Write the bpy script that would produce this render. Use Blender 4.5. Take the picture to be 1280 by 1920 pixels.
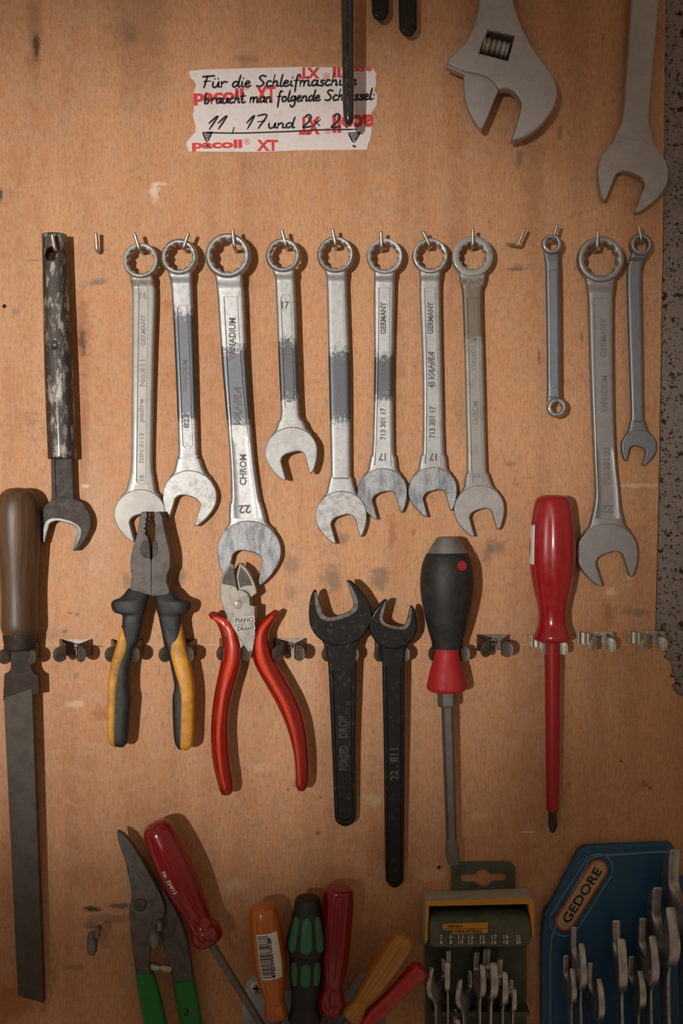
import bpy, bmesh, math, random
from mathutils import Vector
random.seed(7)
for _o in list(bpy.data.objects): bpy.data.objects.remove(_o)
SC = bpy.context.scene
COL = SC.collection
S = 0.0004            # metres per pixel of the photograph on the board's front face
D = 2125.0            # camera distance, same pixel unit (0.85 m)

# ---------------- camera ----------------
cam = bpy.data.cameras.new('camera'); camo = bpy.data.objects.new('camera', cam); COL.objects.link(camo)
camo.location = (0, -D*S, 0); camo.rotation_euler = (math.pi/2, 0, 0)
cam.sensor_fit = 'VERTICAL'; cam.sensor_height = 36; cam.sensor_width = 24
cam.lens = 36*D/1920; cam.clip_start = 0.02; cam.clip_end = 30
SC.camera = camo
# ---------------- light ----------------
w = bpy.data.worlds.new('room'); SC.world = w; w.use_nodes = True
nt = w.node_tree; bg = nt.nodes['Background']
tc = nt.nodes.new('ShaderNodeTexCoord'); ns = nt.nodes.new('ShaderNodeTexNoise'); ns.inputs['Scale'].default_value = 2.2; ns.inputs['Detail'].default_value = 3
rp = nt.nodes.new('ShaderNodeValToRGB'); rp.color_ramp.elements[0].position = 0.38; rp.color_ramp.elements[1].position = 0.66
rp.color_ramp.elements[0].color = (0.10, 0.07, 0.05, 1); rp.color_ramp.elements[1].color = (0.85, 0.64, 0.46, 1)
nt.links.new(tc.outputs['Generated'], ns.inputs['Vector']); nt.links.new(ns.outputs['Fac'], rp.inputs['Fac']); nt.links.new(rp.outputs['Color'], bg.inputs['Color'])
bg.inputs['Strength'].default_value = 0.52
def spot(name, px, py, d, ax, ay, power, size, blend, rad, col, sx=1.0):
    l = bpy.data.lights.new(name, 'SPOT'); o = bpy.data.objects.new(name, l); COL.objects.link(o)
    p = Vector(((px-640)*S, -d*S, (960-py)*S)); t = Vector(((ax-640)*S, 0, (960-ay)*S))
    o.location = p; o.rotation_euler = (t-p).to_track_quat('-Z', 'Y').to_euler()
    l.energy = power; l.spot_size = math.radians(size); l.spot_blend = blend; l.shadow_soft_size = rad; l.color = col; o.scale = (sx, 1, 1)
spot('flash_lamp', -1900, 900, 7500, 190, 800, 358, 14.6, 1.0, 0.045, (1.0, 0.955, 0.89), 1.22)
SC.view_settings.view_transform = 'Standard'; SC.view_settings.look = 'None'
SC.view_settings.gamma = 1; SC.view_settings.use_curve_mapping = False
SC.view_settings.exposure = 0.0

# ---------------- materials ----------------
def new_mat(name):
    m = bpy.data.materials.new(name); m.use_nodes = True
    return m, m.node_tree, m.node_tree.nodes['Principled BSDF']
def N(nt, t, **kw):
    n = nt.nodes.new(t)
    for k, v in kw.items():
        if k in n.inputs.keys(): n.inputs[k].default_value = v
        else: setattr(n, k, v)
    return n
def noise(nt, vec, scale, detail=4, rough=0.6):
    n = N(nt, 'ShaderNodeTexNoise'); n.inputs['Scale'].default_value = scale
    n.inputs['Detail'].default_value = detail; n.inputs['Roughness'].default_value = rough
    if vec is not None: nt.links.new(vec, n.inputs['Vector'])
    return n.outputs['Fac']
def ramp(nt, fac, a, b, ca=(0,0,0,1), cb=(1,1,1,1)):
    r = N(nt, 'ShaderNodeValToRGB'); e = r.color_ramp.elements
    e[0].position = a; e[1].position = b; e[0].color = ca; e[1].color = cb
    nt.links.new(fac, r.inputs['Fac']); return r.outputs['Color']
def mix(nt, fac, a, b):
    n = N(nt, 'ShaderNodeMix', data_type='RGBA')
    for s, v in ((0, fac), (6, a), (7, b)):
        if isinstance(v, (float, int, tuple)):
            n.inputs[s].default_value = v if not isinstance(v, tuple) else (v+(1,))[:4]
        else: nt.links.new(v, n.inputs[s])
    return n.outputs[2]
def mth(nt, op, a, b=0.0, clamp=False):
    n = N(nt, 'ShaderNodeMath', operation=op); n.use_clamp = clamp
    for i, v in enumerate((a, b)):
        if isinstance(v, (float, int)): n.inputs[i].default_value = v
        else: nt.links.new(v, n.inputs[i])
    return n.outputs[0]
def coords(nt, scale=None):
    t = N(nt, 'ShaderNodeTexCoord').outputs['Object']
    if scale:
        m = N(nt, 'ShaderNodeMapping'); m.inputs['Scale'].default_value = scale
        nt.links.new(t, m.inputs['Vector']); return m.outputs['Vector']
    return t
def bump(nt, b, h, strength, dist=0.0004):
    n = N(nt, 'ShaderNodeBump'); n.inputs['Strength'].default_value = strength; n.inputs['Distance'].default_value = dist
    nt.links.new(h, n.inputs['Height']); nt.links.new(n.outputs['Normal'], b.inputs['Normal'])

def metal(name, col, rough=0.35, dark=None, amt=0.35, scale=120, met=0.9, bmp=0.15, rough2=None, band=None, bandcol=(0.095, 0.10, 0.11), stretch=None, lo=0.45, hi=0.62, raw=False, coat=0.25, bandamt=1.0):
    """forged / plated steel: grime patches of colour 'dark', optional band between two heights, brown stain on nickel, painted dark room reflection on chrome (world z, px rows)"""
    m, nt, b = new_mat(name)
    v = coords(nt, stretch)
    f = noise(nt, v, scale, 6, 0.65)
    dark = dark or tuple(c*0.55 for c in col)
    if raw: pass
    elif rough > 0.25 and col[0] > 0.33: col = tuple(c*0.60 for c in col); dark = tuple(c*0.65 for c in dark); rough += 0.20
    elif rough > 0.2 and rough <= 0.25: rough += 0.1; col = tuple(c*0.6 for c in col)
    b.inputs['Coat Weight'].default_value = coat; b.inputs['Coat Roughness'].default_value = 0.16
    msk = ramp(nt, f, lo, hi)
    msk2 = mth(nt, 'MULTIPLY', msk, amt)
    c = mix(nt, msk2, col, dark)
    rg = mth(nt, 'ADD', rough, mth(nt, 'MULTIPLY', noise(nt, v, scale*2.5, 3), 0.10))
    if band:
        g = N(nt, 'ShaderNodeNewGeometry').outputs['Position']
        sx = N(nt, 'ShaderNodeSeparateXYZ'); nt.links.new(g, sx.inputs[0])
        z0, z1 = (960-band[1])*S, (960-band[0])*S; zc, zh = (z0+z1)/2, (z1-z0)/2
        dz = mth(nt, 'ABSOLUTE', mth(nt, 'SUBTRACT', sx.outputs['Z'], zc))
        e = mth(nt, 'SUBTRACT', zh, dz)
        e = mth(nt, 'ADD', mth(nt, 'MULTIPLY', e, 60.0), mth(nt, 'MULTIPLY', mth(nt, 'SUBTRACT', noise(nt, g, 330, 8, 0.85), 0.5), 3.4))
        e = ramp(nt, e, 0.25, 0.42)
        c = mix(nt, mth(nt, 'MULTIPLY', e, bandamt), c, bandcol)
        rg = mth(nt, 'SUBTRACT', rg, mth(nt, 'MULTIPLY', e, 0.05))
    nt.links.new(c, b.inputs['Base Color']); nt.links.new(rg, b.inputs['Roughness'])
    b.inputs['Metallic'].default_value = met
    bump(nt, b, noise(nt, coords(nt), 1900, 3, 0.7), min(1.0, bmp*2.2), 0.0003)
    return m
def plastic(name, col, rough=0.4, dust=0.0, dustcol=(0.35, 0.30, 0.25), trans=0.0, scale=90, coat=0.0, bmp=0.0, spec=0.5):
    m, nt, b = new_mat(name)
    if dust > 0:
        f = ramp(nt, noise(nt, coords(nt), scale, 6, 0.7), 0.42, 0.72)
        c = mix(nt, mth(nt, 'MULTIPLY', f, dust), col, dustcol); nt.links.new(c, b.inputs['Base Color'])
        nt.links.new(mth(nt, 'ADD', rough, mth(nt, 'MULTIPLY', f, 0.25)), b.inputs['Roughness'])
    else:
        b.inputs['Base Color'].default_value = col+(1,); b.inputs['Roughness'].default_value = rough
    b.inputs['Transmission Weight'].default_value = trans; b.inputs['IOR'].default_value = 1.46
    b.inputs['Coat Weight'].default_value = coat; b.inputs['Coat Roughness'].default_value = 0.12
    b.inputs['Specular IOR Level'].default_value = spec
    if bmp: bump(nt, b, noise(nt, coords(nt), 1800, 3), bmp, 0.0004)
    return m

MT = {}
MT['satin'] = metal('satin chrome', (0.66, 0.655, 0.65), 0.33, (0.34, 0.33, 0.32), 0.35, 160)
MT['satin_b'] = metal('satin chrome worn', (0.62, 0.61, 0.60), 0.30, (0.26, 0.25, 0.24), 0.6, 240, coat=0.7)
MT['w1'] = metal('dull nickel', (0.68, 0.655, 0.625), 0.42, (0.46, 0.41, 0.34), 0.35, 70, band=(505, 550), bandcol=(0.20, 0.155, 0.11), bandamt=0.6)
MT['w2'] = metal('dark reflection chrome a', (0.66, 0.66, 0.66), 0.30, (0.33, 0.33, 0.33), 0.5, 220, band=(575, 800))  # chromes a to e: band paints a dark room reflection into the colour
MT['w3'] = metal('dark reflection chrome b', (0.68, 0.68, 0.68), 0.28, (0.36, 0.36, 0.36), 0.4, 200, band=(640, 810))
MT['w4'] = metal('dark reflection chrome c', (0.68, 0.68, 0.67), 0.32, (0.40, 0.38, 0.36), 0.4, 220, band=(630, 765))
MT['w5'] = metal('dark reflection chrome d', (0.66, 0.66, 0.66), 0.32, (0.38, 0.38, 0.38), 0.35, 200, band=(650, 805))
MT['w6'] = metal('dark reflection chrome e', (0.67, 0.67, 0.67), 0.28, (0.38, 0.38, 0.38), 0.35, 200, band=(655, 765))
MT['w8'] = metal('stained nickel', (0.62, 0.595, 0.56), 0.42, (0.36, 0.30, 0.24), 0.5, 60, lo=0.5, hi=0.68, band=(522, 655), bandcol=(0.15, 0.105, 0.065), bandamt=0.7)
MT['mirror'] = metal('polished chrome', (0.34, 0.345, 0.36), 0.34, (0.13, 0.135, 0.15), 0.75, 200, stretch=(1, 1, 0.3), bmp=0.5, raw=True, coat=0.8)
MT['panel'] = metal('panel floor', (0.56, 0.555, 0.55), 0.42, (0.36, 0.35, 0.34), 0.4, 200)
MT['letter_m'] = metal('grey stamped letters', (0.27, 0.255, 0.24), 0.6, None, 0.2, raw=True, coat=0)
MT['letter'] = metal('stamped letters', (0.16, 0.15, 0.15), 0.6, None, 0.3, raw=True, coat=0)
MT['letter_l'] = metal('raised letters', (0.40, 0.38, 0.36), 0.55, None, 0.2, raw=True, coat=0)
MT['bluegrey'] = metal('smooth bluish chrome', (0.40, 0.43, 0.48), 0.26, (0.30, 0.31, 0.33), 0.4, 180)
MT['rightchrome'] = metal('smooth chrome', (0.55, 0.53, 0.53), 0.30, (0.40, 0.38, 0.38), 0.35, 200)
MT['matte_steel'] = metal('matte grey steel', (0.44, 0.415, 0.41), 0.52, (0.32, 0.30, 0.29), 0.4, 90, bmp=0.5, raw=True, coat=0.15)
MT['rod_iron'] = metal('scuffed iron tube', (0.075, 0.065, 0.06), 0.34, (0.50, 0.47, 0.44), 0.75, 230, stretch=(1, 1, 0.35), bmp=0.8, lo=0.50, hi=0.62, raw=True, coat=0.2)
MT['dark_iron'] = metal('dark forged iron', (0.085, 0.075, 0.07), 0.68, (0.17, 0.155, 0.14), 0.5, 160, bmp=0.9, raw=True, coat=0, met=0.6)
MT['edge_iron'] = metal('worn bright edge', (0.24, 0.22, 0.205), 0.6, (0.10, 0.09, 0.08), 0.7, 260, bmp=0.6, raw=True, coat=0.1, met=0.8)
MT['black_iron'] = metal('blackened steel', (0.026, 0.023, 0.022), 0.48, (0.13, 0.115, 0.105), 0.45, 240, bmp=0.8, lo=0.55, hi=0.68, raw=True, coat=0.12)
MT['black_iron_b'] = metal('blackened steel smooth', (0.020, 0.020, 0.019), 0.42, (0.08, 0.075, 0.07), 0.4, 240, bmp=0.6, lo=0.55, hi=0.68, raw=True, coat=0.15)
MT['file'] = metal('file steel', (0.115, 0.10, 0.09), 0.55, (0.07, 0.06, 0.05), 0.5, 80, bmp=1.0, raw=True, coat=0)
MT['file_dark'] = metal('file tang steel', (0.05, 0.038, 0.033), 0.55, (0.09, 0.07, 0.055), 0.5, 120, bmp=0.6, raw=True, coat=0.1)
MT['plier_steel'] = metal('plier steel', (0.15, 0.135, 0.125), 0.56, (0.075, 0.068, 0.062), 0.6, 150, bmp=0.6, raw=True, coat=0.12)
MT['cutter_chrome'] = metal('nickelled steel', (0.40, 0.37, 0.33), 0.46, (0.19, 0.165, 0.14), 0.65, 130, bmp=0.5, raw=True, coat=0.9)
MT['clip_dark'] = metal('dark spring steel', (0.20, 0.165, 0.14), 0.42, (0.08, 0.065, 0.055), 0.6, 160, raw=True, coat=0.3)
MT['clip_light'] = metal('nickel spring steel', (0.50, 0.47, 0.41), 0.45, (0.2, 0.165, 0.12), 0.6, 170, raw=True, coat=0.4)
MT['screw'] = metal('zinc screw', (0.62, 0.62, 0.60), 0.2, None, 0.3)
MT['hook'] = metal('galvanised wire', (0.46, 0.43, 0.39), 0.42, (0.26, 0.23, 0.19), 0.5, 300, raw=True, coat=0.4)
MT['shaft'] = metal('screwdriver shaft', (0.36, 0.34, 0.32), 0.42, (0.22, 0.2, 0.18), 0.4, 120)
MT['blackrod'] = plastic('glossy black paint', (0.008, 0.008, 0.009), 0.18, 0.3, (0.10, 0.09, 0.08), coat=0.6, scale=160)
MT['rubber'] = plastic('black rubber', (0.012, 0.012, 0.013), 0.5, 0.4, (0.055, 0.05, 0.046), bmp=0.35)
MT['yellow'] = plastic('amber yellow grip', (0.62, 0.27, 0.015), 0.42, 0.75, (0.16, 0.085, 0.03), scale=60, bmp=0.15)
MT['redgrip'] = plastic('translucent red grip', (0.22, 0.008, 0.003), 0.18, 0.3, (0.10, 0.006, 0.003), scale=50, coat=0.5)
MT['gripglow'] = plastic('orange red painted grip glow', (0.66, 0.045, 0.008), 0.22, 0.6, (0.30, 0.012, 0.005), scale=45, coat=0.6)  # lit centre of the translucent red plastic, painted as a brighter colour
MT['bluerim'] = plastic('dusty blue ridge', (0.07, 0.20, 0.31), 0.5, 0.6, (0.22, 0.27, 0.29), scale=90)
MT['redhandle'] = plastic('red insulated handle', (0.36, 0.004, 0.008), 0.26, 0.4, (0.34, 0.04, 0.05), scale=60, coat=0.5)
MT['redshaft'] = plastic('red insulated shaft', (0.34, 0.008, 0.009), 0.38, 0.4, (0.28, 0.03, 0.03), scale=80)
MT['softred'] = plastic('soft red rubber', (0.42, 0.012, 0.018), 0.5, 0.3, (0.30, 0.06, 0.05))
MT['darkred'] = plastic('clear dark red plastic', (0.27, 0.003, 0.008), 0.14, 0.35, (0.08, 0.003, 0.006), trans=0.2, scale=70, coat=0.5)
MT['brightred'] = plastic('dusty bright red plastic', (0.46, 0.012, 0.018), 0.28, 0.5, (0.4, 0.09, 0.09), scale=90, coat=0.3)
MT['amber'] = plastic('clear orange plastic', (0.62, 0.16, 0.012), 0.14, 0.4, (0.36, 0.10, 0.02), trans=0.25, scale=60, coat=0.5)
MT['honey'] = plastic('clear honey plastic', (0.52, 0.23, 0.02), 0.14, 0.35, (0.30, 0.13, 0.02), trans=0.25, scale=60, coat=0.5)
MT['greenrub'] = plastic('green grip', (0.015, 0.16, 0.065), 0.45, 0.45, (0.10, 0.14, 0.10), scale=80, bmp=0.2)
MT['greengrip'] = plastic('green vinyl grip', (0.012, 0.17, 0.03), 0.38, 0.4, (0.02, 0.07, 0.015), scale=60)
MT['greencard'] = plastic('dark green plastic', (0.055, 0.075, 0.045), 0.45, 0.6, (0.16, 0.155, 0.12), scale=70)
MT['dusty'] = plastic('dust covered plastic', (0.46, 0.43, 0.37), 0.85, 0.6, (0.26, 0.25, 0.19), scale=90, bmp=0.5)
MT['orangeedge'] = plastic('ochre plastic edge', (0.58, 0.27, 0.015), 0.45, 0.3, (0.35, 0.2, 0.05))
MT['blueplast'] = plastic('blue plastic', (0.008, 0.085, 0.20), 0.42, 0.5, (0.06, 0.11, 0.15), scale=60)
MT['whitelabel'] = plastic('white label', (0.72, 0.69, 0.66), 0.6, 0.3, (0.5, 0.45, 0.4))
MT['ink'] = plastic('black ink', (0.012, 0.010, 0.014), 0.5)
MT['redink'] = plastic('red print', (0.66, 0.045, 0.045), 0.6)
MT['orangeline'] = plastic('orange print', (0.60, 0.09, 0.02), 0.5)
MT['sand'] = plastic('sand badge', (0.50, 0.36, 0.20), 0.5, 0.3, (0.3, 0.2, 0.1))
MT['silver'] = metal('silver rack sheet', (0.55, 0.60, 0.68), 0.5, (0.4, 0.4, 0.42), 0.4, 100, raw=True, met=0.4)
MT['capsilver'] = metal('brushed steel cap', (0.50, 0.48, 0.47), 0.38, (0.30, 0.28, 0.26), 0.5, 150, bmp=0.4)
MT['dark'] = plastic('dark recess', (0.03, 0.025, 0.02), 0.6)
MT['edge_chrome'] = metal('set wrench chrome', (0.52, 0.50, 0.51), 0.24, (0.2, 0.19, 0.18), 0.5, 110, raw=True, coat=0.5)

def wood_handle():
    m, nt, b = new_mat('turned wood')
    v = coords(nt, (1, 1, 0.06)); f = noise(nt, v, 260, 5, 0.6)
    g = noise(nt, coords(nt, (1, 1, 0.35)), 40, 5, 0.65)
    c = mix(nt, ramp(nt, f, 0.35, 0.65), (0.12, 0.06, 0.028), (0.062, 0.031, 0.015))
    c = mix(nt, mth(nt, 'MULTIPLY', ramp(nt, g, 0.48, 0.7), 0.7), c, (0.045, 0.025, 0.014))
    nt.links.new(c, b.inputs['Base Color']); b.inputs['Roughness'].default_value = 0.45
    bump(nt, b, f, 0.4, 0.0005); return m
MT['wood'] = wood_handle()

def plywood():
    m, nt, b = new_mat('stained plywood')
    g = N(nt, 'ShaderNodeTexCoord').outputs['Object']
    sx = N(nt, 'ShaderNodeSeparateXYZ'); nt.links.new(g, sx.inputs[0])
    def st(sc):
        mp = N(nt, 'ShaderNodeMapping'); mp.inputs['Scale'].default_value = sc; nt.links.new(g, mp.inputs['Vector']); return mp.outputs['Vector']
    big = noise(nt, st((1, 1, 0.45)), 9, 4, 0.55)
    streak = noise(nt, st((1, 1, 0.07)), 38, 5, 0.6)
    grain = noise(nt, st((1, 1, 0.10)), 900, 4, 0.7)
    mott = noise(nt, g, 55, 6, 0.65)
    fine = noise(nt, st((1, 1, 0.5)), 420, 5, 0.8)
    c = mix(nt, ramp(nt, big, 0.32, 0.68), (0.55, 0.265, 0.125), (0.71, 0.372, 0.190))
    c = mix(nt, mth(nt, 'MULTIPLY', ramp(nt, streak, 0.47, 0.72), 0.6), c, (0.37, 0.165, 0.07))
    c = mix(nt, mth(nt, 'MULTIPLY', ramp(nt, mott, 0.48, 0.72), 0.5), c, (0.40, 0.155, 0.06))
    c = mix(nt, mth(nt, 'MULTIPLY', ramp(nt, mott, 0.50, 0.28), 0.3), c, (0.66, 0.42, 0.26))
    c = mix(nt, mth(nt, 'MULTIPLY', ramp(nt, grain, 0.40, 0.66), 0.5), c, (0.34, 0.17, 0.085))
    c = mix(nt, mth(nt, 'MULTIPLY', ramp(nt, fine, 0.50, 0.66), 0.5), c, (0.22, 0.115, 0.06))
    # hand grime smudges
    gm = mth(nt, 'MULTIPLY', ramp(nt, noise(nt, g, 24, 4, 0.6), 0.55, 0.70), ramp(nt, noise(nt, g, 210, 6, 0.7), 0.50, 0.66))
    c = mix(nt, mth(nt, 'MULTIPLY', gm, 0.5), c, (0.11, 0.075, 0.05))
    # stains, knots and scuffs at their own places (px, py, rx, ry, colour, strength, rough edge)
    wob = mth(nt, 'MULTIPLY', mth(nt, 'SUBTRACT', noise(nt, g, 120, 7, 0.8), 0.48), 3.2)
    K = (0.055, 0.03, 0.018); G = (0.13, 0.105, 0.08); R_ = (0.30, 0.095, 0.03); W_ = (0.78, 0.60, 0.46); Dk = (0.26, 0.12, 0.05)
    spots = [(68, 88, 7, 22, K, .9), (66, 60, 14, 95, Dk, .55), (154, 640, 8, 24, K, .8), (152, 620, 22, 70, R_, .55), (156, 800, 12, 120, R_, .45), (0, 365, 6, 14, K, .9),
        (240, 60, 20, 22, G, .45), (30, 585, 10, 8, G, .4), (183, 530, 22, 5, G, .6), (188, 524, 16, 4, G, .4), (965, 505, 22, 4, G, .7), (972, 500, 14, 6, G, .4), (290, 360, 10, 18, W_, .8), (300, 345, 16, 4, W_, .6),
        (60, 488, 14, 2.5, G, .5), (460, 110, 26, 8, G, .4), (975, 300, 9, 22, G, .6), (1050, 250, 5, 16, G, .5), (1010, 670, 3, 16, G, .8), (1090, 630, 3, 12, G, .7), (1130, 70, 4, 10, G, .6),
        (930, 1025, 18, 14, G, .55), (915, 1040, 10, 22, G, .5), (620, 1085, 22, 26, G, .6), (712, 1085, 18, 26, G, .6), (640, 1010, 14, 12, G, .5), (240, 1090, 12, 16, G, .5), (335, 1080, 16, 20, G, .55), (545, 1060, 16, 22, G, .45), (545, 1110, 14, 16, G, .4),
        (95, 1190, 30, 12, G, .25), (120, 1185, 5, 4, G, .7), (132, 1150, 6, 3, G, .7), (144, 1152, 5, 4, G, .6), (186, 1211, 8, 3, G, .7), (142, 1268, 6, 6, G, .45), (140, 1320, 18, 7, W_, .45), (165, 1430, 20, 14, R_, .3),
        (190, 1340, 18, 14, R_, .5), (60, 790, 12, 10, G, .3), (175, 1704, 16, 6, K, .95), (222, 1699, 24, 6, K, .7), (205, 1722, 48, 10, G, .5), (170, 1735, 16, 9, G, .55), (140, 1815, 24, 5, G, .45), (165, 1640, 50, 30, R_, .35),
        (1140, 1150, 14, 26, R_, .55), (1145, 1110, 10, 8, W_, .5), (1180, 1062, 8, 34, W_, .45), (1195, 910, 40, 5, W_, .5), (1195, 1148, 30, 8, G, .5), (1207, 1470, 10, 6, G, .55), (1218, 1478, 4, 4, K, .8), (1164, 1427, 2.5, 3, K, .8), (1200, 1413, 1.5, 6, K, .7), (1067, 1470, 5, 6, G, .5),
        (990, 1560, 16, 2, W_, .5), (20, 1290, 10, 50, Dk, .4), (20, 1880, 60, 46, R_, .6), (14, 1650, 22, 90, R_, .4), (600, 1420, 30, 50, R_, .2), (735, 995, 8, 24, R_, .5), (775, 998, 5, 8, R_, .7),
        (445, 520, 10, 14, R_, .6), (315, 570, 12, 12, R_, .35), (365, 490, 5, 6, G, .6), (560, 1470, 12, 8, G, .4), (600, 1495, 6, 3, G, .6), (540, 1480, 3, 2, K, .6), (596, 1562, 5, 4, G, .7), (700, 1580, 60, 40, R_, .25), (440, 1660, 26, 14, W_, .25), (500, 1440, 30, 10, W_, .2),
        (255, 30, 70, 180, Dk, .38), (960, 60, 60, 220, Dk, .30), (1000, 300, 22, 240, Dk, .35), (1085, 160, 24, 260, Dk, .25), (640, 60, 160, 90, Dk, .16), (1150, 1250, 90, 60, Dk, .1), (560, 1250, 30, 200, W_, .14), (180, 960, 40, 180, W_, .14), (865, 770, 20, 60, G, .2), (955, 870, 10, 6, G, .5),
        (700, 1500, 26, 12, W_, .25), (900, 1530, 24, 10, W_, .22), (150, 1000, 14, 8, W_, .4), (160, 911, 9, 4, W_, .8), (810, 1640, 30, 14, W_, .25), (855, 1740, 50, 40, R_, .25), (640, 1640, 40, 26, R_, .25), (1000, 1740, 14, 100, W_, .15)]
    spots.sort(key=lambda q: -q[2]*q[3])
    for (x, y, rx, ry, colr, stg) in spots:
        a = mth(nt, 'MULTIPLY', mth(nt, 'SUBTRACT', sx.outputs['X'], (x-640)*S), 1/(rx*S))
        bq = mth(nt, 'MULTIPLY', mth(nt, 'SUBTRACT', sx.outputs['Z'], (960-y)*S), 1/(ry*S))
        r = mth(nt, 'SQRT', mth(nt, 'ADD', mth(nt, 'MULTIPLY', a, a), mth(nt, 'MULTIPLY', bq, bq)))
        r = mth(nt, 'ADD', r, wob)
        k = mth(nt, 'MULTIPLY', mth(nt, 'SUBTRACT', 1.25, r), 1.4, clamp=True)
        c = mix(nt, mth(nt, 'MULTIPLY', k, stg), c, colr)
    # scribed line
    for (y, colr, stg, hwid) in ((1209, (0.72, 0.5, 0.34), .35, 1.1),):
        k = mth(nt, 'LESS_THAN', mth(nt, 'ABSOLUTE', mth(nt, 'SUBTRACT', sx.outputs['Z'], (960-y)*S)), hwid*S)
        c = mix(nt, mth(nt, 'MULTIPLY', k, stg), c, colr)
    nt.links.new(c, b.inputs['Base Color'])
    b.inputs['Roughness'].default_value = 0.62; b.inputs['Specular IOR Level'].default_value = 0.3
    bump(nt, b, mth(nt, 'ADD', grain, fine), 0.25, 0.0004)
    return m
MT['ply'] = plywood()
def concrete():
    m, nt, b = new_mat('speckled concrete')
    g = coords(nt)
    f1 = ramp(nt, noise(nt, g, 150, 4, 0.6), 0.585, 0.62); f2 = ramp(nt, noise(nt, g, 420, 3, 0.6), 0.60, 0.64)
    base = mix(nt, noise(nt, g, 60, 5, 0.7), (0.22, 0.185, 0.165), (0.33, 0.29, 0.26))
    base = mix(nt, ramp(nt, noise(nt, g, 700, 3, 0.7), 0.45, 0.7), base, (0.19, 0.15, 0.13))
    k = mth(nt, 'MAXIMUM', f1, f2)
    c = mix(nt, k, base, (0.035, 0.02, 0.016)); nt.links.new(c, b.inputs['Base Color']); b.inputs['Roughness'].default_value = 0.9
    bump(nt, b, mth(nt, 'SUBTRACT', noise(nt, g, 300, 5, 0.7), k), 0.6, 0.001); return m
MT['concrete'] = concrete()
def paper():
    m, nt, b = new_mat('masking tape paper')
    g = coords(nt)
    c = mix(nt, ramp(nt, noise(nt, g, 330, 5, 0.8), 0.5, 0.66), (0.76, 0.70, 0.70), (0.74, 0.58, 0.56))
    c = mix(nt, mth(nt, 'MULTIPLY', ramp(nt, noise(nt, g, 46, 4, 0.6), 0.55, 0.75), 0.5), c, (0.62, 0.50, 0.44))
    nt.links.new(c, b.inputs['Base Color']); b.inputs['Roughness'].default_value = 0.75
    bump(nt, b, noise(nt, g, 120, 4), 0.5, 0.001); return m
MT['paper'] = paper()

# ---------------- builders ----------------
# All outlines are measured in pixels of the board's front face; 'dep' gives how far (same unit) a tool's own plane stands off the board.
def K(d): return (D-d)/D
def W(px, py, d): return Vector(((px-640)*S*K(d), -d*S, (960-py)*S*K(d)))
def const(d): return lambda x, y: d
def lin(y0, d0, y1, d1):
    def f(x, y):
        t = max(-0.6, min(1.6, (y-y0)/(y1-y0))); return d0+(d1-d0)*t
    return f
def conv(x, y, dz, dep):
    d = dep(x, y); k = K(d)
    return Vector(((x-640)*S*k, -(d+dz)*S, (960-y)*S*k))
class MB:
    def __init__(s): s.v = []; s.f = []
    def add(s, vs, fs):
        o = len(s.v); s.v += vs; s.f += [tuple(i+o for i in f) for f in fs]; return s
    def build(s, name, mat, parent=None, ang=40, flat=False, origin=None):
        me = bpy.data.meshes.new(name)
        off = Vector(ORG.get(parent, (0, 0, 0))) if parent is not None else Vector(origin or (0, 0, 0))
        me.from_pydata([tuple(Vector(p)-off) for p in s.v], [], s.f)
        me.validate(); me.update()
        bm = bmesh.new(); bm.from_mesh(me)
        bmesh.ops.recalc_face_normals(bm, faces=bm.faces[:]); bm.to_mesh(me); bm.free()
        if not flat:
            for p in me.polygons: p.use_smooth = True
            me.set_sharp_from_angle(angle=math.radians(ang))
        o = bpy.data.objects.new(name, me); COL.objects.link(o)
        if mat is not None: me.materials.append(MT[mat] if isinstance(mat, str) else mat)
        if parent is not None: o.parent = parent; ORG[o] = tuple(off)
        else: o.location = off
        return o
ORG = {}
def thing(name, label, cat, loc, group=None):
    o = bpy.data.objects.new(name, None); COL.objects.link(o); o.location = loc; o.empty_display_size = 0.01
    o['label'] = label; o['category'] = cat
    if group: o['group'] = group
    ORG[o] = tuple(loc); return o
def catmull(pts, n=6, closed=False):
    out = []; m = len(pts)
    rng = range(m) if closed else range(m-1)
    for i in rng:
        if closed: p0, p1, p2, p3 = pts[(i-1) % m], pts[i], pts[(i+1) % m], pts[(i+2) % m]
        else: p0, p1, p2, p3 = pts[max(i-1, 0)], pts[i], pts[i+1], pts[min(i+2, m-1)]
        for k in range(n):
            t = k/n
            out.append(tuple(0.5*((2*b)+(-a+c)*t+(2*a-5*b+4*c-d)*t*t+(-a+3*b-3*c+d)*t**3) for a, b, c, d in zip(p0, p1, p2, p3)))
    if not closed: out.append(tuple(pts[-1]))
    return out
def outline(pts, n=5):
    """points (x, y) smooth or (x, y, 1) corner -> closed dense list"""
    cs = [i for i, p in enumerate(pts) if len(p) > 2]
    P = [p[:2] for p in pts]
    if not cs: return catmull(P, n, True)
    out = []
    for a, b in zip(cs, cs[1:]+[cs[0]+len(P)]):
        seg = [P[i % len(P)] for i in range(a, b+1)]
        out += catmull(seg, n)[:-1] if len(seg) > 2 else [seg[0]]
    return out
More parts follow.
